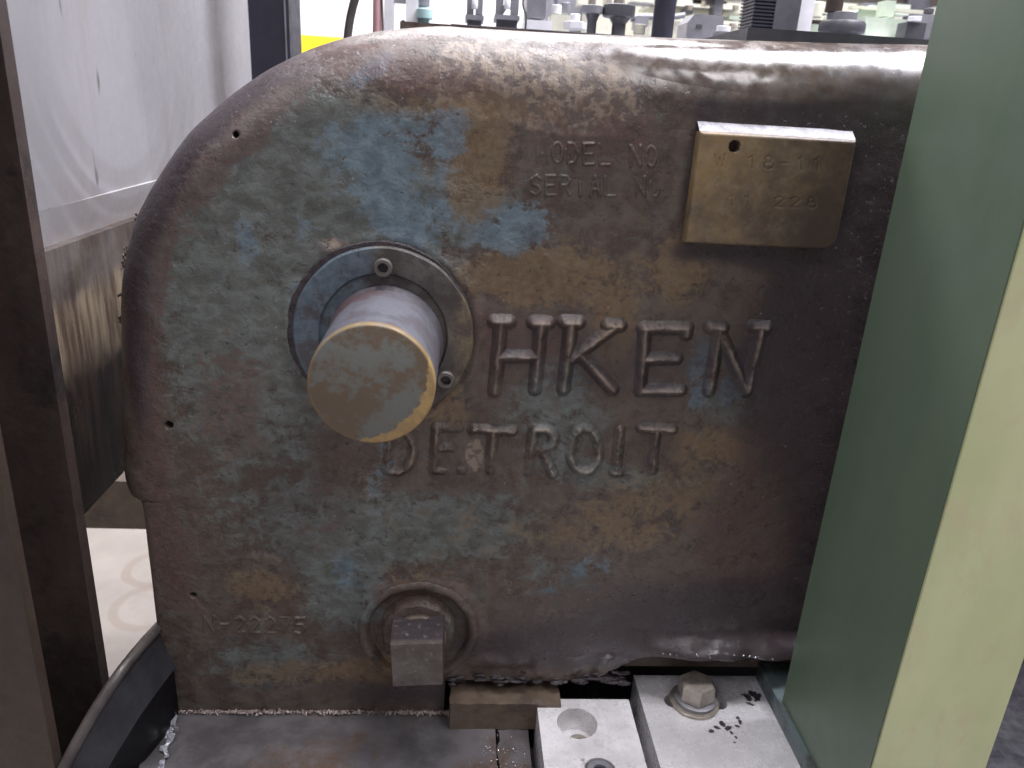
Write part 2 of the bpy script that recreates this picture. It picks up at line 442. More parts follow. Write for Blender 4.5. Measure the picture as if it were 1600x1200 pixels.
# ------------------------------------------------------------------ the machine housing
hs = thing('machine_housing', (0, .08, -.296), 'big rounded cast iron housing with worn blue grey paint and raised lettering', 'machine housing')
OUT = [(-0.267, -0.296, 0.005), (-0.267, -0.2, 0.005), (-0.2668, -0.12, 0.006), (-0.2675, -0.103, 0.008), (-0.27, -0.0985, 0.012), (-0.2734, -0.098, 0.018), (-0.2764, -0.0834, 0.022), (-0.275, -0.0588, 0.022), (-0.2725, -0.0291, 0.022), (-0.2692, 0.0043, 0.022), (-0.2664, 0.0363, 0.023), (-0.2635, 0.0584, 0.023), (-0.2585, 0.0779, 0.024), (-0.2513, 0.0991, 0.025), (-0.2452, 0.1116, 0.026), (-0.2371, 0.1249, 0.027), (-0.2256, 0.1412, 0.028), (-0.2124, 0.1577, 0.03), (-0.2002, 0.1694, 0.032), (-0.1846, 0.1826, 0.035), (-0.1677, 0.1946, 0.037), (-0.1526, 0.2034, 0.039), (-0.1347, 0.2121, 0.04), (-0.115, 0.2193, 0.04), (-0.0984, 0.2236, 0.04), (-0.0811, 0.2267, 0.04), (-0.056, 0.2297, 0.04), (-0.0366, 0.2298, 0.04), (0.0263, 0.2305, 0.04), (0.1065, 0.2325, 0.04), (0.1882, 0.2352, 0.04), (0.2505, 0.2379, 0.04), (0.34, 0.241, 0.04)]
XA, ZA = -.0905, .0502


def lumps(x, z):
    v = Vector((x, z, 0))
    return .0009*noise.noise(v*22)+.00045*noise.noise(v*60+Vector((5, 0, 0)))+.0002*noise.noise(v*150)


def densify(pts, step=.0022):
    P = np.array(pts); out = []
    for i in range(len(P)-1):
        p0, p1, p2, p3 = P[max(i-1, 0)], P[i], P[i+1], P[min(i+2, len(P)-1)]
        L = np.hypot(*(p2-p1)[:2]); n = max(1, int(round(L/step)))
        for k in range(n):
            t = k/n
            out.append(p1+(p2-p1)*t if n > 30 else .5*((2*p1)+(p2-p0)*t+(2*p0-5*p1+4*p2-p3)*t*t+(3*p1-p0-3*p2+p3)*t**3))
    out.append(P[-1]); return np.array(out)


O = densify(OUT)
tg = np.gradient(O[:, :2], axis=0); tg /= np.linalg.norm(tg, axis=1)[:, None]
nrm = np.stack([-tg[:, 1], tg[:, 0]], 1)
for _ in range(2): nrm[1:-1] = (nrm[:-2]+nrm[1:-1]*2+nrm[2:])/4
nrm /= np.linalg.norm(nrm, axis=1)[:, None]
S = ((O[:, 0]-CAM[0])*nrm[:, 0]+(O[:, 1]-CAM[2])*nrm[:, 1])/.515      # how the side of the casting falls away from view
S = np.clip(S, 0, 1)
O[:, :2] += nrm*(O[:, 2]*(S+1-np.sqrt(1+S*S)))[:, None]
iL = int(np.argmax(O[:, 1] > ZA)); iT = int(np.argmax(O[:, 0] > XA))
zr = O[:iL, 1]; xr = O[iT:, 0]


def zbot(x):
    if x < -.037: return -.2965
    k = min(1, max(0, (x-.075)/.062)); k = k*k*(3-2*k)
    return -.262+.033*k+.0015*noise.noise(Vector((x*60, 0, 0)))*(1-k)


def relief(x, z):
    y = lumps(x, z)
    if x > .10 and z < -.200:      # lip that rolls out above the undercut
        k = min(1, (x-.10)/.05); t = min(1, max(0, (-.211+.006*(1-k)-z)/.017))
        y -= k*.013*t*t*(3-2*t)*(1+.5*noise.noise(Vector((x*50, z*90, 3))))
    if -.037 < x < .12 and z < -.235:
        y -= .004*max(0, noise.noise(Vector((x*70, z*80, 7)))+.2)
    # boss round the plug
    d = math.hypot(x+.0627, z+.2135)
    y += .0015*(1-min(1, max(0, (d-.036)/.004)))
    y -= .0034*math.exp(-((d-.0475)/.0050)**2)
    # soft fillet round the flange
    d = math.hypot(x+.0905, z-.0335)
    y -= .0016*math.exp(-((d-.066)/.004)**2)*(1+noise.noise(Vector((x*90, z*90, 1))))
    # foundry letters leave a sunken cast field round them
    return y


NR = 84
bm = bmesh.new()
frac = [(k/NR)**1.45 for k in range(NR+1)]


def fv(P, A, t, R, n):
    x, z = P[0]+(A[0]-P[0])*t, P[1]+(A[1]-P[1])*t
    d = abs((x-P[0])*n[0]+(z-P[1])*n[1])
    y = R-math.sqrt(max(0, R*R-(R-d)**2)) if d < R else 0
    k = min(1, d/.02)
    return (x, y+relief(x, z)*k+.0005*noise.noise(Vector((x*35, z*35, 9)))*(1-k), z)


rows = []
for i in range(len(O)):
    P_ = O[i, :2]
    A = (XA, P_[1]) if i < iL else (P_[0], ZA) if i >= iT else (XA, ZA)
    rows.append([bm.verts.new(fv(P_, A, t, O[i, 2], nrm[i])) for t in frac])
for a, b in zip(rows, rows[1:]):
    for k in range(NR):
        bm.faces.new((a[k], a[k+1], b[k+1], b[k]))
# rectangle between the anchors
grid = {}
for i, x in enumerate(xr):
    for j, z in enumerate(zr):
        if i == 0: grid[i, j] = rows[j][-1]
        else: grid[i, j] = None
for i in range(1, len(xr)):
    x = xr[i]; zb = zbot(x)
    for j, z in enumerate(zr):
        if zr[min(j+1, len(zr)-1)] > zb: grid[i, j] = bm.verts.new((x, relief(x, max(z, zb)), max(z, zb)))
for i in range(len(xr)-1):
    for j in range(len(zr)-1):
        q = [grid[i, j], grid[i+1, j], grid[i+1, j+1], grid[i, j+1]]
        if all(q): bm.faces.new(q)
# stitch rectangle's top row to the top rows' inner ends (ZA line)
top = [rows[iT+i][-1] for i in range(len(xr))]
for i in range(len(xr)-1):
    a, b = grid[i, len(zr)-1], grid[i+1, len(zr)-1]
    bm.faces.new((a, b, top[i+1], top[i]))
bmesh.ops.remove_doubles(bm, verts=bm.verts, dist=.00002)
be = [e for e in bm.edges if len(e.link_faces) == 1]
ex = bmesh.ops.extrude_edge_only(bm, edges=be)
vs = [v for v in ex['geom'] if isinstance(v, bmesh.types.BMVert)]
for v in vs: v.co.y = .045 if v.co.x < -.2 or v.co.z > 0 else .045
ex2 = bmesh.ops.extrude_edge_only(bm, edges=[e for e in ex['geom'] if isinstance(e, bmesh.types.BMEdge)])
vs = [v for v in ex2['geom'] if isinstance(v, bmesh.types.BMVert)]
for v in vs: v.co.y = .165
try: bmesh.ops.holes_fill(bm, edges=[e for e in bm.edges if len(e.link_faces) == 1], sides=0)
except Exception: pass
body = done('body', bm, None, None, smooth=True, autosmooth=.9)
print('body verts', len(body.data.vertices))
cs = []
for px, py, r in ((264, 664, .0031), (302, 930, .0028), (370, 210, .0022), (1329, 690, .0022)):
    p = at(px, py, Y=0.004 if px == 370 else 0)
    cs.append(lathe('c', (p[0], -.01, p[2]), [(r, 0), (r, .035)], None, axis='y', n=20, lump=r*.25, seed=px))
cut(body, cs)
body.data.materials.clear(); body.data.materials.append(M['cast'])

# paint weights: where each old coat survives, plus grime and painted shade, in photo pixels of the face (cx, cy, rx, ry, angle, weight)
BL = {
 'green': [(430, 420, 170, 220, 10, .75), (400, 760, 150, 220, 0, .42), (640, 330, 90, 110, 0, .6), (600, 830, 150, 70, 0, .6), (540, 930, 60, 70, 0, .8), (870, 660, 90, 60, 0, .75), (860, 590, 40, 40, 0, .7), (760, 820, 110, 60, 0, .6),
           (930, 740, 90, 25, 0, .6), (800, 350, 60, 50, 0, .6), (1150, 640, 60, 40, 0, .6), (700, 960, 60, 40, 0, .4), (880, 900, 90, 40, 0, .5), (420, 1040, 140, 50, 0, .65), (470, 240, 90, 60, -20, .8), (1110, 540, 60, 90, 0, .4), (290, 430, 60, 120, 0, .3), (460, 130, 60, 25, -30, .3), (1040, 760, 120, 40, 0, .35)],
 'blue': [(600, 330, 26, 90, -12, .35), (560, 260, 24, 80, 10, .3), (690, 290, 20, 80, 8, .3), (573, 112, 34, 12, -35, .95), (615, 285, 36, 80, 10, .55), (660, 215, 50, 30, 0, .45), (720, 200, 36, 36, 0, .38), (795, 365, 50, 30, 0, 1.0), (830, 330, 25, 25, 0, .5), (530, 225, 55, 35, 0, .55), (390, 385, 18, 40, 0, .65), (480, 345, 30, 40, 0, .35), (655, 350, 50, 40, 0, .5), (1092, 590, 18, 60, 0, .85), (1150, 605, 30, 40, 0, .7),
          (930, 885, 55, 22, -10, .6), (600, 720, 22, 45, 0, .55), (470, 510, 14, 50, 0, .8), (530, 890, 30, 40, 0, .45), (585, 800, 14, 60, 0, .35), (900, 600, 22, 30, 0, .4), (560, 905, 20, 60, 0, .3), (845, 925, 90, 8, -8, .5), (460, 720, 20, 80, 0, .3)],
 'ochre': [(560, 760, 60, 70, 0, .35), (400, 900, 70, 90, 0, .35), (680, 590, 40, 40, 0, .4), (1100, 440, 40, 30, 0, .4), (330, 700, 40, 90, 0, .25), (752, 255, 40, 60, 0, .95), (735, 310, 25, 40, 0, .8), (880, 430, 120, 50, 0, .7), (1060, 415, 30, 45, 0, .85), (800, 430, 60, 30, 0, .6), (960, 520, 28, 50, 0, .95), (1080, 740, 150, 70, 0, .5), (720, 830, 110, 60, 0, .35), (480, 1050, 160, 25, -3, .75), (620, 1040, 60, 40, 0, .6), (850, 170, 170, 25, 0, .4), (700, 640, 40, 40, 0, .55), (600, 160, 120, 25, 0, .35),
           (960, 830, 140, 60, 0, .5), (520, 620, 40, 90, 0, .35), (640, 900, 70, 20, 0, .5), (430, 920, 60, 30, 0, .35), (1130, 690, 60, 30, 0, .4)],
 'tan': [(850, 138, 90, 42, 10, .85), (722, 98, 36, 24, 0, .75), (745, 152, 60, 22, 0, .75), (905, 165, 70, 26, 0, .75), (742, 712, 11, 22, 0, 1.0), (520, 385, 28, 16, 0, .5), (940, 120, 30, 14, 0, .4), (690, 130, 40, 14, 0, .3)],
 'rust': [(545, 385, 60, 14, 0, .4), (380, 640, 50, 110, 0, .45), (300, 880, 50, 120, 0, .4), (520, 800, 40, 90, 0, .4), (760, 560, 40, 90, 0, .4), (900, 210, 160, 40, 0, .4), (700, 760, 60, 40, 0, .35), (1200, 780, 90, 120, 0, .4), (355, 235, 70, 26, -48, .85), (285, 330, 26, 90, 20, .5), (430, 175, 50, 22, -30, .55), (235, 430, 22, 160, 5, .4), (660, 110, 70, 30, 0, .45), (1240, 690, 70, 220, 0, .75), (1140, 860, 120, 110, 0, .45), (700, 1060, 350, 30, 0, .35), (560, 75, 130, 18, -8, .4), (1150, 480, 120, 120, 0, .35), (1000, 660, 200, 30, 0, .35), (700, 480, 40, 60, 0, .3), (330, 620, 60, 80, 0, .3), (450, 820, 60, 60, 0, .3), (250, 800, 30, 250, 0, .3), (580, 130, 200, 22, 0, .35), (860, 560, 30, 70, 0, .45), (520, 690, 50, 60, 0, .4), (820, 530, 60, 40, 0, .5), (650, 930, 80, 40, 0, .6), (1000, 220, 120, 60, 0, .25)],
 'shoulder': [],
 'wet': [(900, 88, 420, 34, 2, .5), (1330, 105, 210, 62, 2, 1.2), (1080, 90, 120, 30, 0, .7), (1180, 996, 120, 34, 0, 1.3), (980, 1030, 200, 30, 0, .6)],
 'grime_shade': [(1330, 420, 75, 320, 0, .6), (1290, 850, 60, 250, 0, .65), (1180, 960, 160, 60, 0, .65), (950, 1010, 260, 45, 0, .8), (700, 1085, 200, 30, 0, .5), (1000, 940, 200, 50, 0, .4), (1020, 705, 50, 40, 0, .35), (920, 560, 190, 60, 0, .22), (900, 280, 120, 50, 0, .25), (1300, 185, 180, 16, 0, .8), (1090, 280, 16, 90, 0, .7), (1180, 400, 130, 14, 0, .6), (1220, 560, 50, 120, 0, .5), (245, 300, 22, 110, 28, .6), (205, 480, 18, 150, 3, .6), (340, 170, 90, 18, -42, .5), (1250, 520, 90, 300, 0, .3), (1010, 570, 190, 70, 0, .2), (470, 560, 14, 60, 0, .4), (560, 395, 70, 8, 0, .5), (545, 1000, 30, 60, 0, .3)],  # grime, plus shade beside the post and name plate painted in
}


for k_ in ('rust', 'grime_shade'):
    for cx, cy, an in ((305, 225, -50), (262, 300, -62), (235, 390, -75), (222, 490, -86), (222, 600, 90), (238, 720, 85), (258, 850, 85), (360, 165, -42), (430, 125, -30), (510, 95, -15)):
        BL[k_].append((cx, cy, 60, 20, an, .55 if k_ == 'rust' else .22))
for cx, cy, an in ((300, 240, -50), (250, 320, -65), (222, 420, -80), (215, 560, 90), (350, 185, -42), (420, 140, -30), (520, 90, -15)):
    BL['wet'].append((cx, cy, 60, 24, an, .42))
BL.pop('shoulder')


def paint_weights(me, off=(0, 0, 0)):
    co = np.empty(len(me.vertices)*3); me.vertices.foreach_get('co', co); co = co.reshape(-1, 3)+np.array(off)
    for k, L in BL.items():
        wv = np.zeros(len(co))
        for cx, cy, rx, ry, ang, wt in L:
            p = at(cx, cy, Y=0); s = .4576/1000
            a = math.radians(-ang); dx = co[:, 0]-p[0]; dz = co[:, 2]-p[2]
            u = (dx*math.cos(a)+dz*math.sin(a))/(rx*s); v = (-dx*math.sin(a)+dz*math.cos(a))/(ry*s)
            wv += wt*np.exp(-.55*(u*u+v*v)**1.4)
        at_ = me.attributes.new(k, 'FLOAT', 'POINT'); at_.data.foreach_set('value', np.clip(wv, 0, 1.2).astype(np.float32))


def adopt(o, parent):
    o.parent = parent
    off = Vector((0, 0, 0)); q = parent
    while q: off += q.location; q = q.parent
    o.location = -off
    return o


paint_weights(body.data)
for p in body.data.polygons: p.use_smooth = True
adopt(body, hs)
HOFF = Vector((0, .08, -.296))


# raised / sunk characters as height fields
def relief_text(name, strokes, half, H, step, parent, wear=.35, sd=0):
    """strokes: list of polylines in world XZ. Raised ridge of half width 'half' and height H on the cast face."""
    segs = []
    for s in strokes:
        for a, b in zip(s, s[1:]): segs.append((np.array(a), np.array(b)))
    allp = np.array([p for s in strokes for p in s]); lo = allp.min(0)-half*1.25; hi = allp.max(0)+half*1.25
    nx = int((hi[0]-lo[0])/step)+2; nz = int((hi[1]-lo[1])/step)+2
    X, Z = np.meshgrid(lo[0]+np.arange(nx)*step, lo[1]+np.arange(nz)*step, indexing='ij')
    D = np.full(X.shape, 9.)
    for a, b in segs:
        ab = b-a; L2 = (ab@ab) or 1e-9
        t = np.clip(((X-a[0])*ab[0]+(Z-a[1])*ab[1])/L2, 0, 1)
        D = np.minimum(D, np.hypot(X-a[0]-t*ab[0], Z-a[1]-t*ab[1]))
    h = np.clip((half-D)/(half*.96), 0, 1)**1.2
    bm = bmesh.new(); V = {}
    hh = np.zeros_like(h)
    for i in range(nx):
        for j in range(nz):
            x, z = X[i, j], Z[i, j]
            nz_ = noise.noise(Vector((x*130+sd, z*130, 2)))+.5*noise.noise(Vector((x*330, z*330, 5)))
            lv = noise.noise(Vector((x*40+sd, z*40, 12)))
            hh[i, j] = h[i, j]*H*(1+wear*nz_*.5+wear*lv)
    keep = hh > .00012
    for i in range(nx-1):
        for j in range(nz-1):
            if keep[i:i+2, j:j+2].any():
                q = []
                for a, b in ((i, j), (i+1, j), (i+1, j+1), (i, j+1)):
                    if (a, b) not in V:
                        V[a, b] = bm.verts.new((X[a, b], relief(X[a, b], Z[a, b])+.0004-hh[a, b], Z[a, b]))
                    q.append(V[a, b])
                bm.faces.new(q)
    me = bpy.data.meshes.new(name); bmesh.ops.recalc_face_normals(bm, faces=bm.faces)
    if bm.faces and sum(f.normal.y for f in bm.faces) > 0: bmesh.ops.reverse_faces(bm, faces=bm.faces)
    bm.to_mesh(me); bm.free()
    paint_weights(me)
    # dirt and painted-in shading round the foot of each raised stroke
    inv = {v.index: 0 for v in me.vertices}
    gr = me.attributes['grime_shade'].data
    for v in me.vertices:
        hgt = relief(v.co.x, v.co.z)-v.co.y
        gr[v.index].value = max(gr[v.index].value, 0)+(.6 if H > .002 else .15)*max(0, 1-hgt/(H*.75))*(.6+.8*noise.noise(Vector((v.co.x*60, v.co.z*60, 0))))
    if H > .002:
        rb = me.attributes.new('rub', 'FLOAT', 'POINT').data
        for v in me.vertices:
            hgt = relief(v.co.x, v.co.z)-v.co.y
            rb[v.index].value = max(0, min(1, (hgt/H-.62)*3.2))
    o = link(name, me, M['cast'], parent, True); return o


def pxs(*polys):
    return [[(lambda p: (p[0], p[2]))(at(x, y, Y=-.002)) for x, y in s] for s in polys]


def arc(cx, cy, rx, ry, a0, a1, n=10):
    return [(cx+rx*math.cos(math.radians(a0+(a1-a0)*i/n)), cy+ry*math.sin(math.radians(a0+(a1-a0)*i/n))) for i in range(n+1)]


big = [
 pxs([(783, 503), (773, 612)], [(846, 505), (836, 610)], [(779, 558), (840, 558)], [(772, 503), (796, 504)], [(834, 505), (858, 506)]),
 pxs([(893, 505), (881, 610)], [(882, 504), (905, 505)], [(962, 510), (893, 562)], [(906, 553), (958, 610)], [(950, 509), (970, 510)]),
 pxs([(1009, 513), (1001, 612)], [(1006, 514), (1075, 514)], [(1006, 562), (1058, 562)], [(1001, 611), (1064, 611)], [(1074, 514), (1073, 524)]),
 pxs([(1125, 514), (1109, 612)], [(1122, 514), (1168, 612)], [(1190, 513), (1168, 612)], [(1110, 512), (1130, 514)], [(1178, 511), (1199, 513)]),
]
for i, s in enumerate(big): relief_text('letter', s, .0062, .0054, .0008, hs, .38, i*7)
small = [
 pxs([(612, 668), (604, 736)], [(604, 736), (622, 738)]+arc(618, 704, 27, 34, 80, -80)+[(612, 669)]),
 pxs([(683, 669), (677, 736)], [(682, 669), (716, 670)], [(680, 702), (708, 702)], [(677, 736), (722, 736)]),
 pxs([(738, 672), (802, 674)], [(771, 674), (766, 738)]),
 pxs([(834, 670), (826, 740)], [(834, 671), (850, 671)]+arc(850, 687, 16, 16, -80, 80)+[(831, 703)], [(847, 704), (864, 742)]),
 pxs(arc(914, 705, 22, 34, 0, 360, 22)),
 pxs([(969, 672), (963, 738)], [(960, 739), (968, 739)]),
 pxs([(1002, 670), (1052, 673)], [(1026, 674), (1020, 736)]),
]
for i, s in enumerate(small): relief_text('letter', s, .0054, .0038, .0007, hs, .9, 40+i*7)
GL = {'M': [[(0, 0), (0, 1), (.5, .3), (1, 1), (1, 0)]], 'O': [[(.5+.5*math.cos(a), .5+.5*math.sin(a)) for a in [i*math.pi/6 for i in range(13)]]],
      'D': [[(0, 0), (0, 1), (.6, .95), (1, .5), (.6, .05), (0, 0)]], 'E': [[(1, 1), (0, 1), (0, 0), (1, 0)], [(0, .5), (.8, .5)]], 'L': [[(0, 1), (0, 0), (1, 0)]],
      'N': [[(0, 0), (0, 1), (1, 0), (1, 1)]], 'S': [[(1, .85), (.5, 1), (0, .8), (.2, .55), (.8, .45), (1, .2), (.5, 0), (0, .15)]],
      'R': [[(0, 0), (0, 1), (.7, .98), (1, .78), (.7, .55), (0, .5)], [(.5, .5), (1, 0)]], 'I': [[(.5, 0), (.5, 1)]], 'A': [[(0, 0), (.5, 1), (1, 0)], [(.2, .35), (.8, .35)]],
      '1': [[(.2, .8), (.5, 1), (.5, 0)]], '2': [[(0, .8), (.5, 1), (1, .75), (0, 0), (1, 0)]], '-': [[(.1, .5), (.9, .5)]], 'W': [[(0, 1), (.25, 0), (.5, .8), (.75, 0), (1, 1)]],
      '8': [[(.5+.38*math.cos(a), .76+.24*math.sin(a)) for a in [i*math.pi/4 for i in range(9)]], [(.5+.48*math.cos(a), .27+.27*math.sin(a)) for a in [i*math.pi/4 for i in range(9)]]],
      '5': [[(1, 1), (0, 1), (0, .6), (.7, .6), (1, .3), (.6, 0), (0, .1)]], '7': [[(0, 1), (1, 1), (.3, 0)]]}


def glyphs(txt, x0, y0, x1, y1, h, wfrac=.62):
    """text line on the face from pixel (x0,y0) baseline to (x1,y1); h letter height in pixels"""
    n = len(txt); res = []
    for i, ch in enumerate(txt):
        if ch == ' ': continue
        bx = x0+(x1-x0)*i/n; by = y0+(y1-y0)*i/n; wd = (x1-x0)/n*wfrac
        res.append([[(bx+u*wd, by-v*h) for u, v in st] for st in GL[ch]])
    return res


for i, g in enumerate(glyphs('MODEL NO', 840, 254, 1035, 262, 32)): relief_text('small_letter', pxs(*g), .0020, .0013, .0006, hs, .8, 90+i*5)
for i, g in enumerate(glyphs('SERIAL NO', 830, 305, 1040, 308, 30)): relief_text('small_letter', pxs(*g), .0020, .0012, .0006, hs, .9, 140+i*5)
for i, g in enumerate(glyphs('N-22275', 318, 990, 485, 992, 24)): relief_text('small_letter', pxs(*g), .0020, .0015, .0006, hs, .5, 190+i*5)

# name plate
PX0, PX1, PZ0, PZ1 = .1092, .2124, .1076, .1783
pst = []
for txt, x0, y0, x1, y1, h in (('W 18-11', 1120, 262, 1300, 268, 20), ('11 228', 1140, 322, 1290, 326, 16)):
    for g in glyphs(txt, x0, y0, x1, y1, h):
        for s in g: pst.append([(lambda p: np.array((p[0], p[2])))(at(x, y, Y=-.014)) for x, y in s])
nx, nz = 190, 140
xs = np.linspace(PX0, PX1, nx); zs = np.linspace(PZ0, PZ1, nz); X, Z = np.meshgrid(xs, zs, indexing='ij')
D = np.full(X.shape, 9.)
for s in pst:
    for a, b in zip(s, s[1:]):
        ab = b-a; t = np.clip(((X-a[0])*ab[0]+(Z-a[1])*ab[1])/(ab@ab+1e-12), 0, 1)
        D = np.minimum(D, np.hypot(X-a[0]-t*ab[0], Z-a[1]-t*ab[1]))
hc = at(1151, 229, Y=-.014); DH = np.hypot(X-hc[0], Z-hc[2])
bm = bmesh.new(); V = []; stampw = []
for i in range(nx):
    col = []
    for j in range(nz):
        x, z = X[i, j], Z[i, j]
        y = -.010+.0003*noise.noise(Vector((x*40, z*40, 0)))
        wn = .5+.5*noise.noise(Vector((x*60, z*60, 3)))
        y += .0007*max(0, 1-D[i, j]/.0008)*(.4+wn)
        e = min(x-PX0, PX1-x, z-PZ0, PZ1-z)
        if e < .0022: y += .0022-math.sqrt(max(0, .0022**2-(.0022-e)**2))
        cz = (PX1-x)+(z-PZ0)         # lower right corner knocked off
        if cz < .0075: y += (.0075-cz)*.5; x -= (.0075-cz)*.45; z += (.0075-cz)*.45
        if DH[i, j] < .0036: y = -.002
        col.append(bm.verts.new((x, y, z)))
    V.append(col)
for i in range(nx-1):
    for j in range(nz-1): bm.faces.new((V[i][j], V[i+1][j], V[i+1][j+1], V[i][j+1]))
# sides back to the face; the upper one slants
def skirt(line, dz, y=.001):
    nw = [bm.verts.new((v.co.x, y, v.co.z+dz)) for v in line]
    md = [bm.verts.new((v.co.x, (v.co.y+y)*.5, v.co.z+dz*.5)) for v in line]
    for k in range(len(line)-1):
        bm.faces.new((line[k], line[k+1], md[k+1], md[k])); bm.faces.new((md[k], md[k+1], nw[k+1], nw[k]))
skirt([V[i][-1] for i in range(nx)], .0066); skirt([V[i][0] for i in range(nx)], -.0006)
skirt([V[0][j] for j in range(nz)], 0); skirt([V[-1][j] for j in range(nz)], 0)
bmesh.ops.recalc_face_normals(bm, faces=bm.faces)
me = bpy.data.meshes.new('name_plate'); bm.to_mesh(me); bm.free()
co = np.empty(len(me.vertices)*3); me.vertices.foreach_get('co', co); co = co.reshape(-1, 3)
sw = np.zeros(len(co), np.float32); sw[:nx*nz] = (np.clip(1-D/.0007, 0, 1)*.5*(.0+1.*np.random.rand(*D.shape))).reshape(-1)
sw[:nx*nz] = np.maximum(sw[:nx*nz], (DH < .0040).reshape(-1)*1.)
a_ = me.attributes.new('stamp', 'FLOAT', 'POINT'); a_.data.foreach_set('value', sw)
npt = link('name_plate', me, M['brass'], None, True); adopt(npt, hs); npt['label'] = 'worn brass name plate with stamped characters and one open hole'

# flange with screws and the long round cap
fc = (-.0905, 0, .0335)


def lathe_w(*a, **k):
    o = lathe(*a, **k); return o


def cast_part(o):
    paint_weights(o.data); return o


def flange_paint():
    t = NT('flange_paint')
    a = t.noise(30, 6, .65); f = t.noise(150, 7, .7)
    sp = t.n('ShaderNodeSeparateXYZ'); t.l(t.tc, sp.inputs[0])
    c = t.mix(t.ramp(a, .4, .6), (.056, .049, .043), (.105, .100, .092))
    # blue coat survives upper left, primer shows at the right
    k = t.math('ADD', t.math('MULTIPLY', t.math('SUBTRACT', -.098, sp.outputs['X']), 22), t.math('MULTIPLY', t.math('SUBTRACT', a, .5), 3))
    c = t.mix(t.math('MULTIPLY', t.ramp(k, -.1, .35), .8), c, t.mix(t.ramp(f, .4, .6), (.062, .098, .130), (.10, .142, .18)))
    k = t.math('ADD', t.math('MULTIPLY', t.math('SUBTRACT', sp.outputs['X'], -.048), 40), t.math('MULTIPLY', t.math('SUBTRACT', a, .5), 3))
    c = t.mix(t.math('MULTIPLY', t.ramp(k, -.1, .8), .8), c, t.mix(t.ramp(f, .45, .65), (.12, .092, .058), (.23, .17, .085)))
    pit = t.ramp(t.noise(260, 3, .6, loc=(9, 3, 1)), .62, .69)
    c = t.mix(t.math('MULTIPLY', pit, .6), c, (.04, .03, .03))
    c = t.mix(t.math('MULTIPLY', t.ramp(t.noise(70, 6, .65, loc=(1, 5, 2)), .48, .62), .7), c, (.05, .038, .036))
    return t.out(c, t.ramp(f, .3, .7, .35, .55), 0, t.bump(t.math('ADD', f, a), .5, .0018))


M['flange'] = flange_paint()
fl = lathe('flange', fc, [(.0615, .002), (.0615, -.0045), (.0603, -.0058), (.0450, -.0062), (.0440, -.0060), (.0425, -.0035), (.0300, -.0030)], M['flange'], axis='y', n=96, lump=.0006); adopt(fl, hs)
bk = lathe('gasket', (fc[0]-.002, 0, fc[2]+.001), [(.0640, .002), (.0640, -.0014), (.0630, -.0022), (.056, -.0022)], M['gunk'], axis='y', n=96, lump=.0012); adopt(bk, hs)
for ang, (dx) in ((90, 0), (-33, 0), (213, 0)):
    a = math.radians(ang); c = (fc[0]+.0517*math.cos(a), 0, fc[2]+.0480*math.sin(a)-.003*(ang != 90))
    s_ = lathe('socket_screw', c, [(.0062, -.0050), (.0062, -.0095), (.0056, -.0103), (.0036, -.0103), (.0033, -.0070), (.0001, -.0068)], M['tapgrey'], axis='y', n=32, cap=False)
    s_.parent = fl
    sk = lathe('socket', c, [(.0034, -.0072), (.0001, -.0073)], M['black'], axis='y', n=6, cap=False)
    sk.parent = fl
cp = lathe('round_cap', (-.0890, 0, .0290), [(.0398, .0), (.0396, -.006), (.0376, -.008), (.0374, -.070), (.0373, -.0885), (.0367, -.0898), (.0358, -.0902), (.0001, -.0903)], M['cap'], axis='y', n=96, lump=.0003, as_=.9); adopt(cp, hs)
# lower boss with a square-headed plug
bs = lathe('plug_boss', (-.0632, 0, -.2100), [(.0300, .003), (.0285, -.008), (.0270, -.0105), (.0225, -.0115), (.0190, -.0115)], M['cast'], axis='y', n=72, lump=.0012, cap=False); paint_weights(bs.data); adopt(bs, hs)
rg = lathe('boss_ring', (-.0632, 0, -.2128), [(.0500, .0015), (.0484, -.0026), (.0462, -.0056), (.0430, -.0060), (.0408, -.0046), (.0390, -.0004), (.0378, .0012)], M['cast'], axis='y', n=96, lump=.0014, cap=False, as_=2); paint_weights(rg.data); adopt(rg, hs)
disk = lathe('plug_thread', (-.0622, 0, -.2110), [(.0215, -.002), (.0215, -.0135), (.0200, -.0150), (.0001, -.0152)], M['ledge'], axis='y', n=60, lump=.0005); adopt(disk, hs)
bm = bmesh.new()
q0 = [(-.0828, -.1925), (-.0425, -.1905), (-.0412, -.2295), (-.0805, -.2315)]
A = [bm.verts.new((x*1+.0, -.010, z)) for x, z in q0]
cxq, czq = np.mean([p[0] for p in q0]), np.mean([p[1] for p in q0])
B = [bm.verts.new((cxq+(x-cxq)*.95, -.0435, czq+(z-czq)*.97)) for x, z in q0]
bm.faces.new(A); bm.faces.new(B)
for i in range(4): bm.faces.new((A[i], A[(i+1) % 4], B[(i+1) % 4], B[i]))
pg = done('square_plug', bm, M['plug'], None, bevel=.0045, seg=5, autosmooth=.9); adopt(pg, hs); pg['label'] = 'square grey head of the lower plug'

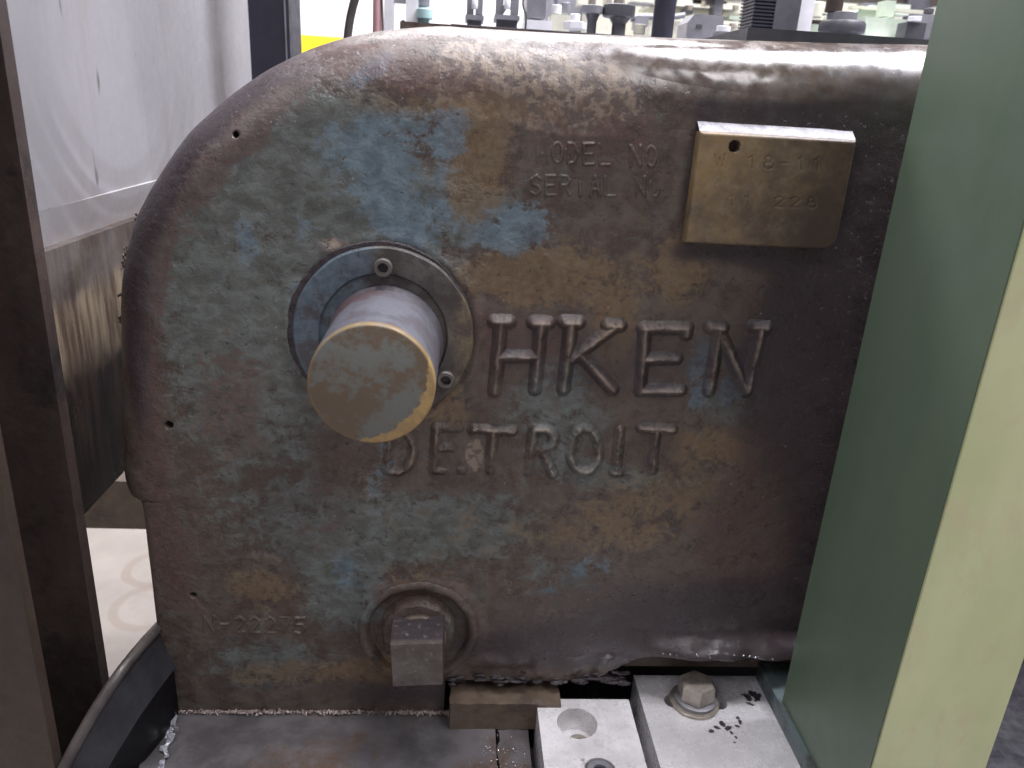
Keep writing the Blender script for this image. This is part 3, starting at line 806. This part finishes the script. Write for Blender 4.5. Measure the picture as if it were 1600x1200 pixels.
# flaky edge bead round the left shoulder, cover plate along the top
tp = []
for i in range(0, len(O)):
    if .028 < O[i, 1] < .105 and O[i, 0] < -.2:
        tp.append((O[i, 0]-.0004, O[i, 2]*.75, O[i, 1]))
bm = bmesh.new()
for p in tp:
    for _ in range(3):
        if noise.noise(Vector((p[2]*60, 0, 4))) < .0: continue
        r_ = random.uniform(.0005, .0012)
        m_ = Matrix.Translation(Vector(p)+Vector([random.gauss(0, .0006) for _ in range(3)])) @ Matrix.Diagonal((r_*.7, r_, r_*1.7, 1))
        bmesh.ops.create_icosphere(bm, subdivisions=1, radius=1, matrix=m_)
fk = done('sealant_bead', bm, M['ledge'], None, smooth=True, autosmooth=2); fk['kind'] = 'stuff'; adopt(fk, hs)
bm = bmesh.new(); a0 = at(1160, 62, Y=.05); add_box(bm, a0[0], .34, .042, .150, .228, .2452)
cv = done('top_cover', bm, M['darkgrey'], None, bevel=.001); adopt(cv, hs)
bm = bmesh.new(); add_box(bm, -.085, a0[0]-.0006, .048, .150, .222, .2350)
cv = done('top_cover', bm, M['cast'], None, bevel=.0015); paint_weights(cv.data); adopt(cv, hs)
# recessed wall seen in the undercut
bm = bmesh.new(); add_box(bm, -.030, .338, .022, .150, -.2655, -.2270)
rc = done('recess_wall', bm, M['ledge'], None, bevel=.002); adopt(rc, hs)

# ------------------------------------------------------------------ machine bed and the pieces on it
def slab(name, x0, x1, y0, y1, z, th, mat, parent, n=60, amp=.0006, fr=60):
    bm = bmesh.new(); ny = max(2, int(n*(y1-y0)/(x1-x0))); V = []
    for i in range(n+1):
        r_ = []
        for j in range(ny+1):
            x = x0+(x1-x0)*i/n; y = y0+(y1-y0)*j/ny
            ex = 0
            if i == 0: ex = .004*noise.noise(Vector((y*60, 3, 1)))
            r_.append(bm.verts.new((x+ex, y, z+amp*noise.noise(Vector((x*fr, y*fr, 4))))))
        V.append(r_)
    for i in range(n):
        for j in range(ny): bm.faces.new((V[i][j], V[i+1][j], V[i+1][j+1], V[i][j+1]))
    be = [e for e in bm.edges if len(e.link_faces) == 1]
    e2 = bmesh.ops.extrude_edge_only(bm, edges=be)
    for v in e2['geom']:
        if isinstance(v, bmesh.types.BMVert): v.co.z = z-th
    return done(name, bm, mat, parent, autosmooth=.6)


bd = thing('machine_bed', (0, -.1, -.6), 'oily grey brown metal bed the housing stands on', 'machine bed')
xj = at(776, 1150, Z=-.2975)[0]; xe = at(826, 1150, Z=-.2975)[0]
slab('bed_plate', -.269, xj-.0008, -.26, .17, -.2975, .02, M['bed'], bd, 90, .0008, 50)
slab('bed_plate', xj+.0008, xe, -.26, .17, -.2979, .02, M['bed'], bd, 16, .0008, 80)
box('bed_frame', -.262, .42, -.26, .17, -.6, -.319, M['black'], bd, bevel=.003)

# brown ledge bar
lb = thing('ledge_bar', (.02, -.012, -.2975), 'brown painted steel bar lying under the housing front edge beside the square plug', 'steel bar')
x0 = at(705, 1060, Y=-.018)[0]; x1 = at(881, 1060, Y=-.018)[0]
slab('bar', x0, x1, -.0175, .012, -.2715, .026, M['ledge'], lb, 40, .0010, 120)

ZT = -.275
b1 = thing('clamp_block', (.075, -.05, -.319), 'small scuffed aluminium block with a deep round counterbore', 'metal block')
p = [at(838, 1092, Z=ZT), at(982, 1092, Z=ZT)]
bm = bmesh.new(); add_box(bm, p[0][0], p[1][0], -.150, p[0][1], -.319, ZT)
blk = done('block', bm, M['alu'], None, bevel=.0016)
hc1 = at(902, 1130, Z=ZT); hc2 = at(938, 1205, Z=ZT)
c1 = lathe('c', (hc1[0], hc1[1], ZT-.022), [(.0162, 0), (.0162, .03)], None, n=40)
c2 = lathe('c', (hc2[0], hc2[1], ZT-.012), [(.0125, 0), (.0125, .02)], None, n=40)
c3 = box('c', hc2[0]-.0135, hc2[0]-.0105, hc2[1]-.05, hc2[1]+.012, ZT-.003, ZT+.01, None, bevel=0)
cut(blk, [c1, c2, c3]); adopt(blk, b1)
o = lathe('sunk_bolt', (hc1[0]+.002, hc1[1]-.003, ZT-.0225), [(.0085, 0), (.0085, .006), (.0078, .0068), (.004, .0068), (.0038, .004), (.0001, .004)], M['bolt'], None, n=6+26); adopt(o, b1)
o = lathe('socket_screw', (hc2[0], hc2[1], ZT-.0125), [(.0105, 0), (.0105, .0125), (.0097, .0133), (.0055, .0133), (.0052, .008), (.0001, .008)], M['grey'], None, n=40); adopt(o, b1)
o = prism('hex_socket', hexpts(hc2[0], hc2[1], .0058), 'z', ZT-.002, ZT-.0012, M['black'], None); adopt(o, b1)

b2 = thing('clamp_plate', (.18, -.05, -.319), 'wide pale aluminium plate with a slot, oil spots and a hex bolt', 'metal plate')
q = [at(990, 1055, Z=ZT), at(1207, 1056, Z=ZT)]
bm = bmesh.new(); add_box(bm, q[0][0], q[1][0]-.012, -.150, q[0][1], -.319, ZT)
blk = done('plate', bm, M['alu2'], None, bevel=.0014)
bc = at(1084, 1097, Z=ZT)
cA = lathe('c', (bc[0]-.0175, bc[1]+.001, ZT-.014), [(.0075, 0), (.0075, .03)], None, n=28)
cB = lathe('c', (bc[0]+.0205, bc[1]-.001, ZT-.014), [(.0075, 0), (.0075, .03)], None, n=28)
cC = box('c', bc[0]-.0175, bc[0]+.0205, bc[1]-.0075, bc[1]+.0075, ZT-.0145, ZT+.01, None, bevel=0)
cut(blk, [cC, cA, cB]); adopt(blk, b2)
o = slab('side_strip', q[1][0]-.0108, q[1][0]+.004, -.150, q[0][1]-.004, ZT-.003, .03, M['teal'], None, 20, .0006, 100); adopt(o, b2)
# gunk spots on the plate
bm = bmesh.new()
for px, py, rr in ((1112, 1143, 5), (1120, 1137, 5), (1130, 1133, 5), (1138, 1138, 6), (1143, 1145, 4), (1153, 1122, 4), (1156, 1128, 5), (1152, 1135, 4), (1150, 1152, 3), (1148, 1160, 2.5), (1128, 1130, 5), (1168, 1090, 9), (1176, 1084, 8), (1184, 1090, 9), (1172, 1100, 6), (1162, 1086, 4)):
    c = at(px, py, Z=ZT); r_ = rr*.00042; ph = random.random()*6; el = random.uniform(.7, 1.5)
    ring = []
    for k in range(20):
        an = 2*math.pi*k/20; q_ = r_*(1+.55*noise.noise(Vector((math.cos(an)*1.6+px, math.sin(an)*1.6+py, 0))))
        x_, y_ = q_*math.cos(an)*el, q_*math.sin(an)/el
        ring.append(bm.verts.new((c[0]+x_*math.cos(ph)-y_*math.sin(ph), c[1]+x_*math.sin(ph)+y_*math.cos(ph), ZT+.0001+.00003*(px % 7))))
    ct = bm.verts.new((c[0], c[1], ZT+.0006+.00003*(px % 7)))
    for k in range(20): bm.faces.new((ring[k], ring[(k+1) % 20], ct))
o = done('oil_spots', bm, M['gunk'], None, smooth=True, autosmooth=2); o['kind'] = 'stuff'; adopt(o, b2)

hb = thing('hex_bolt', (bc[0], bc[1], ZT), 'tan hex head bolt standing on washers in the plate slot', 'bolt')
lathe('washer', (bc[0], bc[1], ZT+.0002), [(.0205, 0), (.0205, .0022), (.0200, .0026), (.002, .0026)], M['bolt'], hb, n=44, lump=.0004)
lathe('lock_washer', (bc[0]+.0006, bc[1], ZT+.0029), [(.0172, 0), (.0172, .0030), (.0164, .0034), (.002, .0034)], M['grey'], hb, n=44, lump=.0003)
bm = bmesh.new()
prof = [(.0148, .0064), (.0153, .0072), (.0153, .0195), (.0140, .0212), (.0100, .0216)]
rings = []
for r_, h in prof: rings.append([bm.verts.new((x, y, ZT+h)) for x, y in hexpts(bc[0]+.0004, bc[1], r_, .45)])
for a, b in zip(rings, rings[1:]):
    for i in range(6): bm.faces.new((a[i], a[(i+1) % 6], b[(i+1) % 6], b[i]))
bm.faces.new(rings[0]); bm.faces.new(rings[-1])
done('bolt_head', bm, M['bolt'], hb, bevel=.0006)

# grit and swarf
def crumbs(name, gen, n, r, mat, label, cat, parent=None):
    bm = bmesh.new()
    for _ in range(n):
        p = gen()
        k = random.uniform(*r)
        m_ = Matrix.Translation(p) @ Matrix.Rotation(random.random()*3, 4, 'Y') @ Matrix.Rotation(random.random()*3, 4, 'Z') @ Matrix.Diagonal((k*random.uniform(.6, 2.2), k*random.uniform(.5, 1), k*random.uniform(.4, .9), 1))
        big_ = name == 'grease_lumps'
        if big_: m_ = Matrix.Translation(p) @ Matrix.Diagonal((k*random.uniform(1.2, 3.2), k*random.uniform(.7, 1), k*random.uniform(.3, .7), 1))
        bmesh.ops.create_icosphere(bm, subdivisions=2 if big_ else 1, radius=1, matrix=m_)
    for v in bm.verts: v.co += (Vector(noise.noise_vector(v.co*420))*.0011 if name == 'grease_lumps' else Vector([random.gauss(0, r[0]*.25) for _ in range(3)]))
    o = done(name, bm, mat, parent, autosmooth=2 if name == 'grease_lumps' else None); o['kind'] = 'stuff'
    if label: tag(o, label, cat)
    return o


M['crumb'] = steel('pale_crumb', (.30, .24, .22), (.42, .36, .34), (.3, .5), .1, 300, (.12, .08, .07), .5, .6, .3)
M['bright'] = steel('bright_swarf', (.7, .7, .74), (.85, .85, .9), (.12, .3), .9, 300, (.4, .4, .4), .6, .7, .3)


def g1():
    x = random.uniform(-.262, -.03)
    if random.random() < .4: x = random.choice((-.22, -.19, -.13, -.06, -.04))+random.gauss(0, .012)
    return Vector((x, -.0015+random.gauss(0, .0012), -.2960+abs(random.gauss(0, .0008))+.0015*max(0, noise.noise(Vector((x*90, 1, 1))))))


crumbs('dirt_bead', g1, 900, (.0004, .0011), M['crumb'], 'crumbly pale dirt packed along the foot of the housing', 'dirt')
def g2():
    while True:
        x = random.uniform(-.035, .112)
        if noise.noise(Vector((x*75, 4, 4))) > -.05: break
    return Vector((x, -.0005+random.gauss(0, .0022), -.2605+max(-.002, random.gauss(0, .0035))))
crumbs('grease_lumps', g2, 120, (.0012, .0030), M['gunk'], 'dark greasy lumps stuck under the front edge above the blocks', 'grease')
def g3():
    return Vector((random.uniform(-.015, .026), random.uniform(-.060, -.024), -.2968+random.random()*.0004))
crumbs('bright_swarf', g3, 70, (.0003, .0007), M['bright'], 'tiny glittering metal chips on the bed left of the block', 'metal chips')
def g4():
    x = random.uniform(.135, .26); return Vector((x, -.0105+random.gauss(0, .002), -.2255+random.gauss(0, .0012)))
crumbs('wet_chips', g4, 45, (.0004, .0010), M['bright'], 'wet shiny chips caught on the lip over the plate', 'metal chips')

# ------------------------------------------------------------------ green post
gp = thing('green_post', (.274, -.088, -.26), 'green steel box post with a pale yellow green front face', 'post')
PXa, PXb, PYa, PYb, PZ = .2352, .313, -.149, -.027, -.259
bm = bmesh.new(); add_box(bm, PXa, PXb, PYa+.0012, PYb, PZ, .9)
done('tube', bm, M['green'], gp, bevel=.0015)
bm = bmesh.new(); add_box(bm, PXa+.0008, PXb-.0008, PYa-.0006, PYa+.0010, PZ, .9)
done('front_face', bm, M['yg'], gp, bevel=.0004)['label'] = 'pale yellow green front face'
pb = thing('post_foot', (.28, -.09, -.319), 'dark grey green foot bracket under the green post', 'bracket')
prism('bracket', [(.2290, -.19), (.36, -.19), (.36, .028), (.2290, .028)], 'z', -.319, -.2755, M['darkgrey'], pb, bevel=.002)
prism('gusset', [(.2325, -.186), (.34, -.186), (.34, .020), (.2325, .020)], 'z', -.2755, -.2592, M['teal'], pb, bevel=.003)

# dark machinery right of the post
dm = thing('dark_machine_base', (.47, .0, -.6), 'dark machine base low behind the green post at the right', 'machine base')
box('base', .385, .62, -.12, .3, -.6, -.30, M['black'], dm, bevel=.004)
box('rail', .385, .62, -.18, -.13, -.6, -.315, M['teal'], dm, bevel=.002)
# ------------------------------------------------------------------ left side
gd = thing('splash_guard', (-.33, .3, -.6), 'big white splash guard panel with oily smears at the upper left', 'guard panel')
bm = bmesh.new(); nY, nZ = 60, 60; V = []
for i in range(nY+1):
    r_ = []
    for j in range(nZ+1):
        y = -.0+.645*i/nY; z = .100+(.0)+(.66)*j/nZ
        r_.append(bm.verts.new((-.3300-.004*math.sin(3*y)+.0015*noise.noise(Vector((y*6, z*6, 0))), y, z)))
    V.append(r_)
for i in range(nY):
    for j in range(nZ): bm.faces.new((V[i][j], V[i+1][j], V[i+1][j+1], V[i][j+1]))
bmesh.ops.solidify(bm, geom=bm.faces[:], thickness=.003)
done('panel', bm, M['panel'], gd, smooth=True, autosmooth=.6)
prism('folded_edge', [(-.3303, .1000), (-.3330, .1000), (-.3440, .072), (-.3440, .069), (-.3410, .069)], 'y', .0, .645, M['panel'], gd)
ap = box('apron', -.356, -.332, .002, .62, -.139, .071, M['apron'], gd, bevel=.002); ap['label'] = 'lower apron with rusty runs, black at the bottom'
box('leg', -.40, -.36, .56, .62, -.6, -.139, M['browndark'], gd, bevel=.002)
box('leg', -.40, -.36, .03, .09, -.6, -.139, M['browndark'], gd, bevel=.002)

cl = thing('brown_column', (-.345, -.02, -.6), 'brown steel channel column at the left edge', 'column')
box('web', -.42, -.3095, -.012, .0, -.6, .9, M['browndark'], cl, bevel=.006)
xr_ = at(95, 1175, Y=-.075)[0]
box('flange', xr_-.075, xr_, -.085, -.075, -.6, .9, M['brown'], cl, bevel=.002)
box('inner_web', xr_-.060, xr_-.048, -.075, -.012, -.6, .9, M['browndark'], cl, bevel=.001)

bxp = thing('brown_crate', (-.44, .30, -.6), 'dark brown box standing on the pale floor behind the housing', 'box')
zt_, zb_ = at(180, 752, Y=.28)[2], at(180, 826, Y=.28)[2]
box('box', -.62, -.30, .28, .40, zb_, zt_, M['ledge'], bxp, bevel=.003)
box('leg', -.60, -.57, .30, .33, -.6, zb_, M['browndark'], bxp, bevel=.001)
box('leg', -.34, -.31, .30, .33, -.6, zb_, M['browndark'], bxp, bevel=.001)

# black bent pan with a rolled rim, lower left
pn = thing('oil_pan', (-.30, -.06, -.6), 'black curved oil pan with a rolled rim beside the housing foot', 'pan')
rim = [at(x, y, Y=yy) for x, y, yy in ((60, 1290, -.10), (100, 1200, -.085), (140, 1125, -.07), (185, 1055, -.05), (225, 1005, -.02), (262, 965, .02))]
tube('rim', [tuple(p) for p in rim], .0042, M['rubber'], pn, n=12)
bm = bmesh.new(); pa = [bm.verts.new(tuple(p)) for p in rim]
off = Vector((.010, .0, -.030)); pb_ = [bm.verts.new(Vector(p)+off) for p in rim]; pc = [bm.verts.new(Vector((p[0]+.012, p[1]+.0, -.6))) for p in rim]
for i in range(len(rim)-1):
    bm.faces.new((pb_[i], pb_[i+1], pc[i+1], pc[i]))
bmesh.ops.solidify(bm, geom=bm.faces[:], thickness=.002)
done('wall', bm, M['black'], pn, smooth=True, autosmooth=.8)

bm = bmesh.new(); A1 = [bm.verts.new(Vector(p)+Vector((.001, 0, -.002))) for p in rim]; B1 = [bm.verts.new(Vector(p)+off*1.2) for p in rim]
for i in range(len(A1)-1): bm.faces.new((A1[i], A1[i+1], B1[i+1], B1[i]))
bmesh.ops.solidify(bm, geom=bm.faces[:], thickness=.001)
done('highlight_strip', bm, M['darkgrey'], pn, smooth=True, autosmooth=.8)  # grey strip stands in for a highlight along the pan wall

fo = thing('foil_scrap', (-.27, -.05, -.297), 'crumpled shiny foil scrap hanging at the left end of the bed', 'foil')
bm = bmesh.new(); V = []
for i in range(22):
    r_ = []
    for j in range(10):
        a = at(262-i*1.3+j*2.2-5, 1105+i*5.6, Z=-.294)
        nz_ = Vector((noise.noise(Vector((i*.5, j*.6, 1))), noise.noise(Vector((i*.5, j*.6, 5))), noise.noise(Vector((i*.45, j*.5, 9)))))
        r_.append(bm.verts.new(Vector(a)+nz_*.006+Vector((0, 0, -.0012*(9-j)))))
    V.append(r_)
for i in range(21):
    for j in range(9): bm.faces.new((V[i][j], V[i+1][j], V[i+1][j+1], V[i][j+1]))
done('foil', bm, M['foil'], fo, smooth=True, autosmooth=.5)

# ------------------------------------------------------------------ background beyond the top
TB = .2500
tb = thing('rear_machine_table', (.2, .8, -.6), 'pale machine table behind the housing carrying the fixtures', 'machine table')
box('table_top', -.055, .95, .22, 1.5, TB-.04, TB, M['grey'], tb, bevel=.002)
box('pedestal', -.04, .9, .3, 1.4, -.6, TB-.041, M['darkgrey'], tb, bevel=.002)
npst = thing('navy_post', (-.257, .47, -.6), 'dark navy square post in front of the bright wall', 'post')
box('post', at(390, 60, Y=.45)[0], at(453, 60, Y=.45)[0], .45, .515, -.6, .9, M['navy'], npst, bevel=.002)
box('cap_strip', at(446, 60, Y=.45)[0], at(448, 60, Y=.45)[0], .449, .4515, -.6, .9, M['grey'], npst, bevel=0)
yb = thing('yellow_barrier', (-.9, 2.6, -.6), 'yellow safety barrier board beyond the navy post', 'barrier')
pa_, pb2 = at(430, 51, Y=2.6), at(552, 88, Y=2.6)
box('board', pa_[0], pb2[0]-.02, 2.6, 2.64, pb2[2]-.5, pa_[2], M['yellow'], yb, bevel=.004)
box('post', pa_[0]+.05, pa_[0]+.13, 2.64, 2.70, -.6, pa_[2]-.1, M['yellow'], yb, bevel=.004)
box('post', pb2[0]-.25, pb2[0]-.17, 2.64, 2.70, -.6, pa_[2]-.1, M['yellow'], yb, bevel=.004)
hz = thing('brown_hose', tuple(at(540, 70, Y=.5)), 'thin brown hose curving up beside the navy post', 'hose')
tube('hose', [tuple(at(x, y, Y=.5)) for x, y in ((541, 220), (541, 110), (543, 60), (549, 20), (561, -20), (580, -60))], .0052, M['rubber'], hz)
hz = thing('pink_pipe', tuple(at(589, 70, Y=.55)), 'dull pink pipe standing behind the housing top', 'pipe')
tube('pipe', [tuple(at(x, y, Y=.55)) for x, y in ((588, 220), (589, 100), (591, -60))], .0062, M['pink'], hz)
tube('cable', [tuple(at(x, y, Y=.545)) for x, y in ((600, 220), (599, 100), (598, 30), (594, -60))], .0014, M['darkgrey'], hz)


def bgbox(parent, name, x0, y0, x1, y1, Y, dep, mat, bev=.0012, zb=None):
    a = at(x0, y0, Y=Y); b = at(x1, y1, Y=Y)
    return box(name, a[0], b[0], Y, Y+dep, b[2] if zb is None else zb, a[2], M[mat], parent, bevel=bev)


def bgcyl(parent, name, x, rx, y0, y1, Y, mat, prof=None, n=24):
    a = at(x, y0, Y=Y); b = at(x, y1, Y=Y); r = abs(at(x+rx, y0, Y=Y)[0]-a[0]); h = a[2]-b[2]
    pr = [(r*k, h*t) for k, t in (prof or [(.9, 0), (1, .06), (1, .94), (.9, 1)])]
    return lathe(name, (a[0], Y, b[2]), pr, M[mat], parent, n=n)


wp = thing('white_pipe_bracket', tuple(at(630, 60, Y=.5)), 'white pipe bracket with two uprights and a teal valve', 'pipe bracket')
bgbox(wp, 'upright', 600, -60, 614, 130, .5, .02, 'white'); bgbox(wp, 'upright', 634, -2, 652, 130, .5, .025, 'white')
bgbox(wp, 'arm', 614, -8, 640, 5, .505, .015, 'grey'); bgcyl(wp, 'valve', 662, 10, 12, 130, .51, 'tealplastic')
bgcyl(wp, 'valve_knob', 664, 13, 14, 30, .50, 'tealplastic'); bgcyl(wp, 'valve_cap', 660, 12, -10, 10, .51, 'grey')
bgcyl(wp, 'stub', 630, 3, 31, 130, .5, 'rubber')


def fixture(name, x, label, cat, group=None, Y=.35):
    p = at(x, 60, Y=Y); return thing(name, (p[0], Y, TB), label, cat, group)


G = 'grey clamp stands on the rear table'
for k, (x0, x1, lab) in enumerate(((728, 756, 'left and narrower grey clamp stand with slotted jaws'), (774, 812, 'wider grey clamp stand with slotted jaws right of the narrow one'))):
    f = fixture('clamp_stand', (x0+x1)/2, lab+' on the rear table', 'clamp stand', G, .36)
    bgbox(f, 'foot', x0+2, 31, x1-4, 40, .36, .03, 'darkgrey', zb=TB); bgbox(f, 'collar', x0-1, 22, x1, 32, .352, .045, 'grey')
    bgbox(f, 'jaw', x0+3, -40, x0+12, 23, .36, .012, 'grey'); bgbox(f, 'jaw', x1-11, -40, x1-2, 23, .36, .012, 'grey')
    cx = (x0+x1)/2
    tube('link', [tuple(at(cx-9, 20, Y=.362)), tuple(at(cx+8, -8, Y=.362))], .0022, M['grey'], f, n=8, sub=1)
    tube('link', [tuple(at(cx+9, 18, Y=.370)), tuple(at(cx-7, -10, Y=.370))], .0022, M['darkgrey'], f, n=8, sub=1)
    bgcyl(f, 'pivot', cx, 5, 0, 14, .357, 'white', n=12)
f = fixture('grey_fixture', 838, 'plain light grey fixture block beside the clamp stands', 'fixture', None, .40)
bgbox(f, 'block', 826, -40, 852, 30, .40, .05, 'grey'); bgbox(f, 'foot', 820, 30, 862, 44, .395, .06, 'white', zb=TB); tube('cable', [tuple(at(x, y, Y=.395)) for x, y in ((820, 55), (822, 25), (817, 5), (822, -30))], .0011, M['darkgrey'], f)
f = fixture('pale_valve_block', 877, 'small pale valve block with round knobs', 'valve block', None, .42)
bgbox(f, 'block', 862, 22, 890, 44, .42, .04, 'cream', zb=TB); bgcyl(f, 'knob', 870, 8, 8, 22, .43, 'white'); bgcyl(f, 'knob', 884, 7, 4, 22, .44, 'grey'); bgcyl(f, 'stem', 872, 4, -30, 8, .43, 'grey')
G = 'mushroom shaped rest pads on the rear table'
for x, hw, yt, yb2, ym, lab, mt in ((926, 17, 9, 50, 22, 'small dark mushroom shaped rest pad beside the valve block', 'grey'), (968, 25, 8, 52, 28, 'larger dark mushroom shaped rest pad near the table middle', 'darkgrey')):
    f = fixture('rest_pad', x, lab, 'rest pad', G, .33)
    bgcyl(f, 'head', x, hw, yt, ym, .33, mt); bgcyl(f, 'neck', x, hw*.48, ym, 60, .33, 'darkgrey', [(1.15, 0), (.9, .2), (.9, .7), (1.4, 1)]); bgcyl(f, 'stud', x, hw*.35, -3, yt, .33, 'bolt', n=6)
f = fixture('white_nut', 899, 'white flat nut beside the small rest pad', 'nut', None, .31)
bgcyl(f, 'nut', 899, 18, 34, 46, .31, 'white', n=6); bgcyl(f, 'stud', 899, 8, 22, 34, .31, 'white', n=16)
f = fixture('white_button', 1000, 'low white button next to the large rest pad', 'button', None, .31)
bgcyl(f, 'button', 1000, 9, 38, 54, .31, 'cream', n=20)
f = fixture('dark_rod', 1047, 'thick dark upright rod behind the housing top', 'rod', None, .30)
bgcyl(f, 'rod', 1047, 17, -60, 62, .30, 'navy', [(1, 0), (1, 1)])
f = fixture('grey_sensor_block', 1100, 'light grey slope sided block right of the dark rod', 'block', None, .33)
a, b = at(1072, 58, Y=.33), at(1132, 25, Y=.33)
prism('block', [(a[0], TB), (b[0], TB), (b[0], b[2]), (a[0]+.006, b[2]), (a[0], b[2]-.008)], 'y', .33, .37, M['grey'], f, bevel=.001); bgbox(f, 'label_recess', 1089, 38, 1097, 44, .329, .002, 'darkgrey', 0)
f = fixture('white_set_screw', 1131, 'white hex set screw beside the grey sloped block', 'screw', None, .29)
bgcyl(f, 'screw', 1131, 11, 41, 50, .29, 'white', n=12); bgcyl(f, 'collar', 1131, 17, 50, 58, .29, 'grey', n=24)
fm = thing('cream_machine_frame', (.35, .9, TB), 'cream machine frame with ledges across the background', 'machine frame')
bgbox(fm, 'beam', 1015, 6, 1172, 22, .8, .08, 'cream'); bgbox(fm, 'beam', 1015, 30, 1172, 52, .78, .12, 'cream', zb=TB); bgbox(fm, 'panel', 985, -60, 1400, 60, 1.1, .05, 'cream', zb=TB)
bgbox(fm, 'rail', 990, -12, 1170, -2, .76, .04, 'darkgrey'); bgbox(fm, 'box', 925, -20, 1010, 40, .95, .1, 'cream', zb=TB)
for x in (1030, 1052, 1090, 1130): bgcyl(fm, 'cap', x, 7, -4, 6, .80, 'brown', n=12)
f = fixture('ribbed_bellows_post', 1205, 'tall dark ribbed bellows post with a grey side', 'bellows post', None, .34)
a, b = at(1170, 60, Y=.34), at(1222, -60, Y=.34)
box('core', a[0]+.002, b[0]-.002, .342, .38, TB, b[2], M['navy'], f, bevel=.001)
nr = 26
for i in range(nr):
    z = TB+(b[2]-TB)*i/nr; box('rib', a[0], b[0], .339, .381, z+.0004, z+(b[2]-TB)/nr*.62, M['navy'], f, bevel=.0005, seg=1)
bgbox(f, 'side_post', 1223, -60, 1243, 60, .34, .04, 'darkgrey', zb=TB)
f = fixture('pale_column', 1255, 'slim pale column touching the bellows post', 'column', None, .36)
bgbox(f, 'column', 1245, -60, 1264, 60, .36, .03, 'white', zb=TB)
f = fixture('clamp_pad', 1317, 'round grey clamp pad on a brown stem near the green post', 'clamp pad', None, .27)
bgcyl(f, 'knob', 1317, 34, 34, 55, .27, 'darkgrey', [(.82, 0), (.98, .2), (1, .4), (1, .8), (.93, 1)], 40); bgcyl(f, 'foot', 1317, 24, 55, 61, .27, 'darkgrey', [(1, 0), (1, 1)]); bgcyl(f, 'collar', 1317, 22, 20, 34, .27, 'grey', n=30); bgcyl(f, 'stem', 1316, 13, -60, 20, .27, 'brown', [(1, 0), (1, 1)])
f = fixture('lever_arm', 1285, 'cream lever arm with a round end behind the knob', 'lever', None, .50)
bgbox(f, 'arm', 1262, 30, 1300, 37, .5, .02, 'brown'); bgcyl(f, 'pivot', 1275, 12, 4, 28, .49, 'cream'); bgbox(f, 'bar', 1275, 12, 1302, 22, .495, .02, 'cream'); bgbox(f, 'upright', 1266, 37, 1290, 70, .5, .03, 'palegreen', zb=TB)
f = fixture('pale_green_casting', 1380, 'pale green cast bracket with a tapered body by the green post', 'casting', None, .40)
a, b, c, d = at(1352, 26, Y=.4), at(1418, 28, Y=.4), at(1410, 66, Y=.4), at(1362, 66, Y=.4)
prism('body', [(a[0], a[2]), (b[0], a[2]), (c[0], TB), (d[0], TB)], 'y', .40, .45, M['palegreen'], f, bevel=.002)
a, b = at(1340, 18, Y=.46), at(1362, 8, Y=.46)
prism('arm', [(a[0]-.002, a[2]-.012), (a[0], a[2]), (b[0], b[2]), (b[0]+.03, b[2]), (b[0]+.03, a[2]-.012)], 'y', .46, .49, M['palegreen'], f, bevel=.001)
bgbox(f, 'rail', 1330, 13, 1470, 18, .455, .01, 'cream'); bgbox(f, 'fin', 1386, 0, 1396, 26, .41, .02, 'palegreen'); bgbox(f, 'shelf', 1352, 56, 1400, 64, .385, .02, 'white', zb=TB)
f = fixture('dark_valve', 1440, 'dark valve cluster against the green post', 'valve', None, .37)
bgbox(f, 'body', 1418, 34, 1442, 66, .37, .02, 'darkgrey', zb=TB); bgbox(f, 'body', 1444, 22, 1472, 66, .38, .03, 'grey', zb=TB); bgcyl(f, 'nut', 1430, 11, 26, 34, .37, 'white', n=6); bgcyl(f, 'nut', 1452, 8, 14, 22, .385, 'darkgrey', n=6)
for x0, y0, x1, y1, Y, m_ in ((1072, 8, 1082, 22, .79, 'grey'), (1104, -2, 1112, 8, .79, 'bolt'), (1140, 24, 1160, 31, .77, 'palegreen'), (995, 24, 1012, 46, .7, 'grey'), (1016, 40, 1026, 56, .6, 'cream'), (905, -8, 918, 8, .8, 'cream'), (948, -10, 956, 6, .8, 'bolt'), (1300, 24, 1312, 34, .7, 'cream'), (1352, 4, 1372, 12, .8, 'grey'), (1400, 6, 1420, 24, .7, 'palegreen'), (1242, -4, 1262, 12, .8, 'cream'), (985, 2, 1020, 7, .74, 'grey'), (1365, -14, 1430, -6, .7, 'darkgrey'), (1120, -12, 1128, 24, .77, 'grey')):
    bgbox(fm, 'bracket', x0, y0, x1, y1, Y, .03, m_)
for x, y, Y in ((1078, 12, .75), (1150, 12, .75), (1096, 40, .74), (1145, 40, .74), (1008, 12, .9), (1340, 30, .9), (1390, 12, .68)):
    bgcyl(fm, 'bolt', x, 5, y-4, y+4, Y, 'bolt', n=6)
tube('pipe', [tuple(at(x, y, Y=.72)) for x, y in ((985, 30), (1010, 26), (1040, 28), (1070, 24))], .004, M['grey'], fm)
tube('pipe', [tuple(at(x, y, Y=.66)) for x, y in ((1262, 42), (1300, 44), (1330, 40), (1352, 44))], .004, M['rubber'], fm)
f = thing('overhead_beam', (.5, 1.0, TB), 'brown grey beam crossing high at the upper right', 'beam')
bgbox(f, 'beam', 1270, -22, 1475, 8, 1.0, .06, 'brown'); bgbox(f, 'bracket', 1425, -22, 1440, 60, .99, .01, 'darkgrey', zb=TB)
f = thing('background_machine', (.05, 1.2, TB), 'grey and tan machine body blurred beyond the rest pads', 'machine')
bgbox(f, 'body', 858, -60, 905, 50, 1.2, .2, 'grey', zb=TB); bgbox(f, 'head', 900, -60, 960, 18, 1.25, .2, 'ledge', zb=TB); bgbox(f, 'panel', 940, -40, 985, 40, 1.15, .05, 'cream', zb=TB)
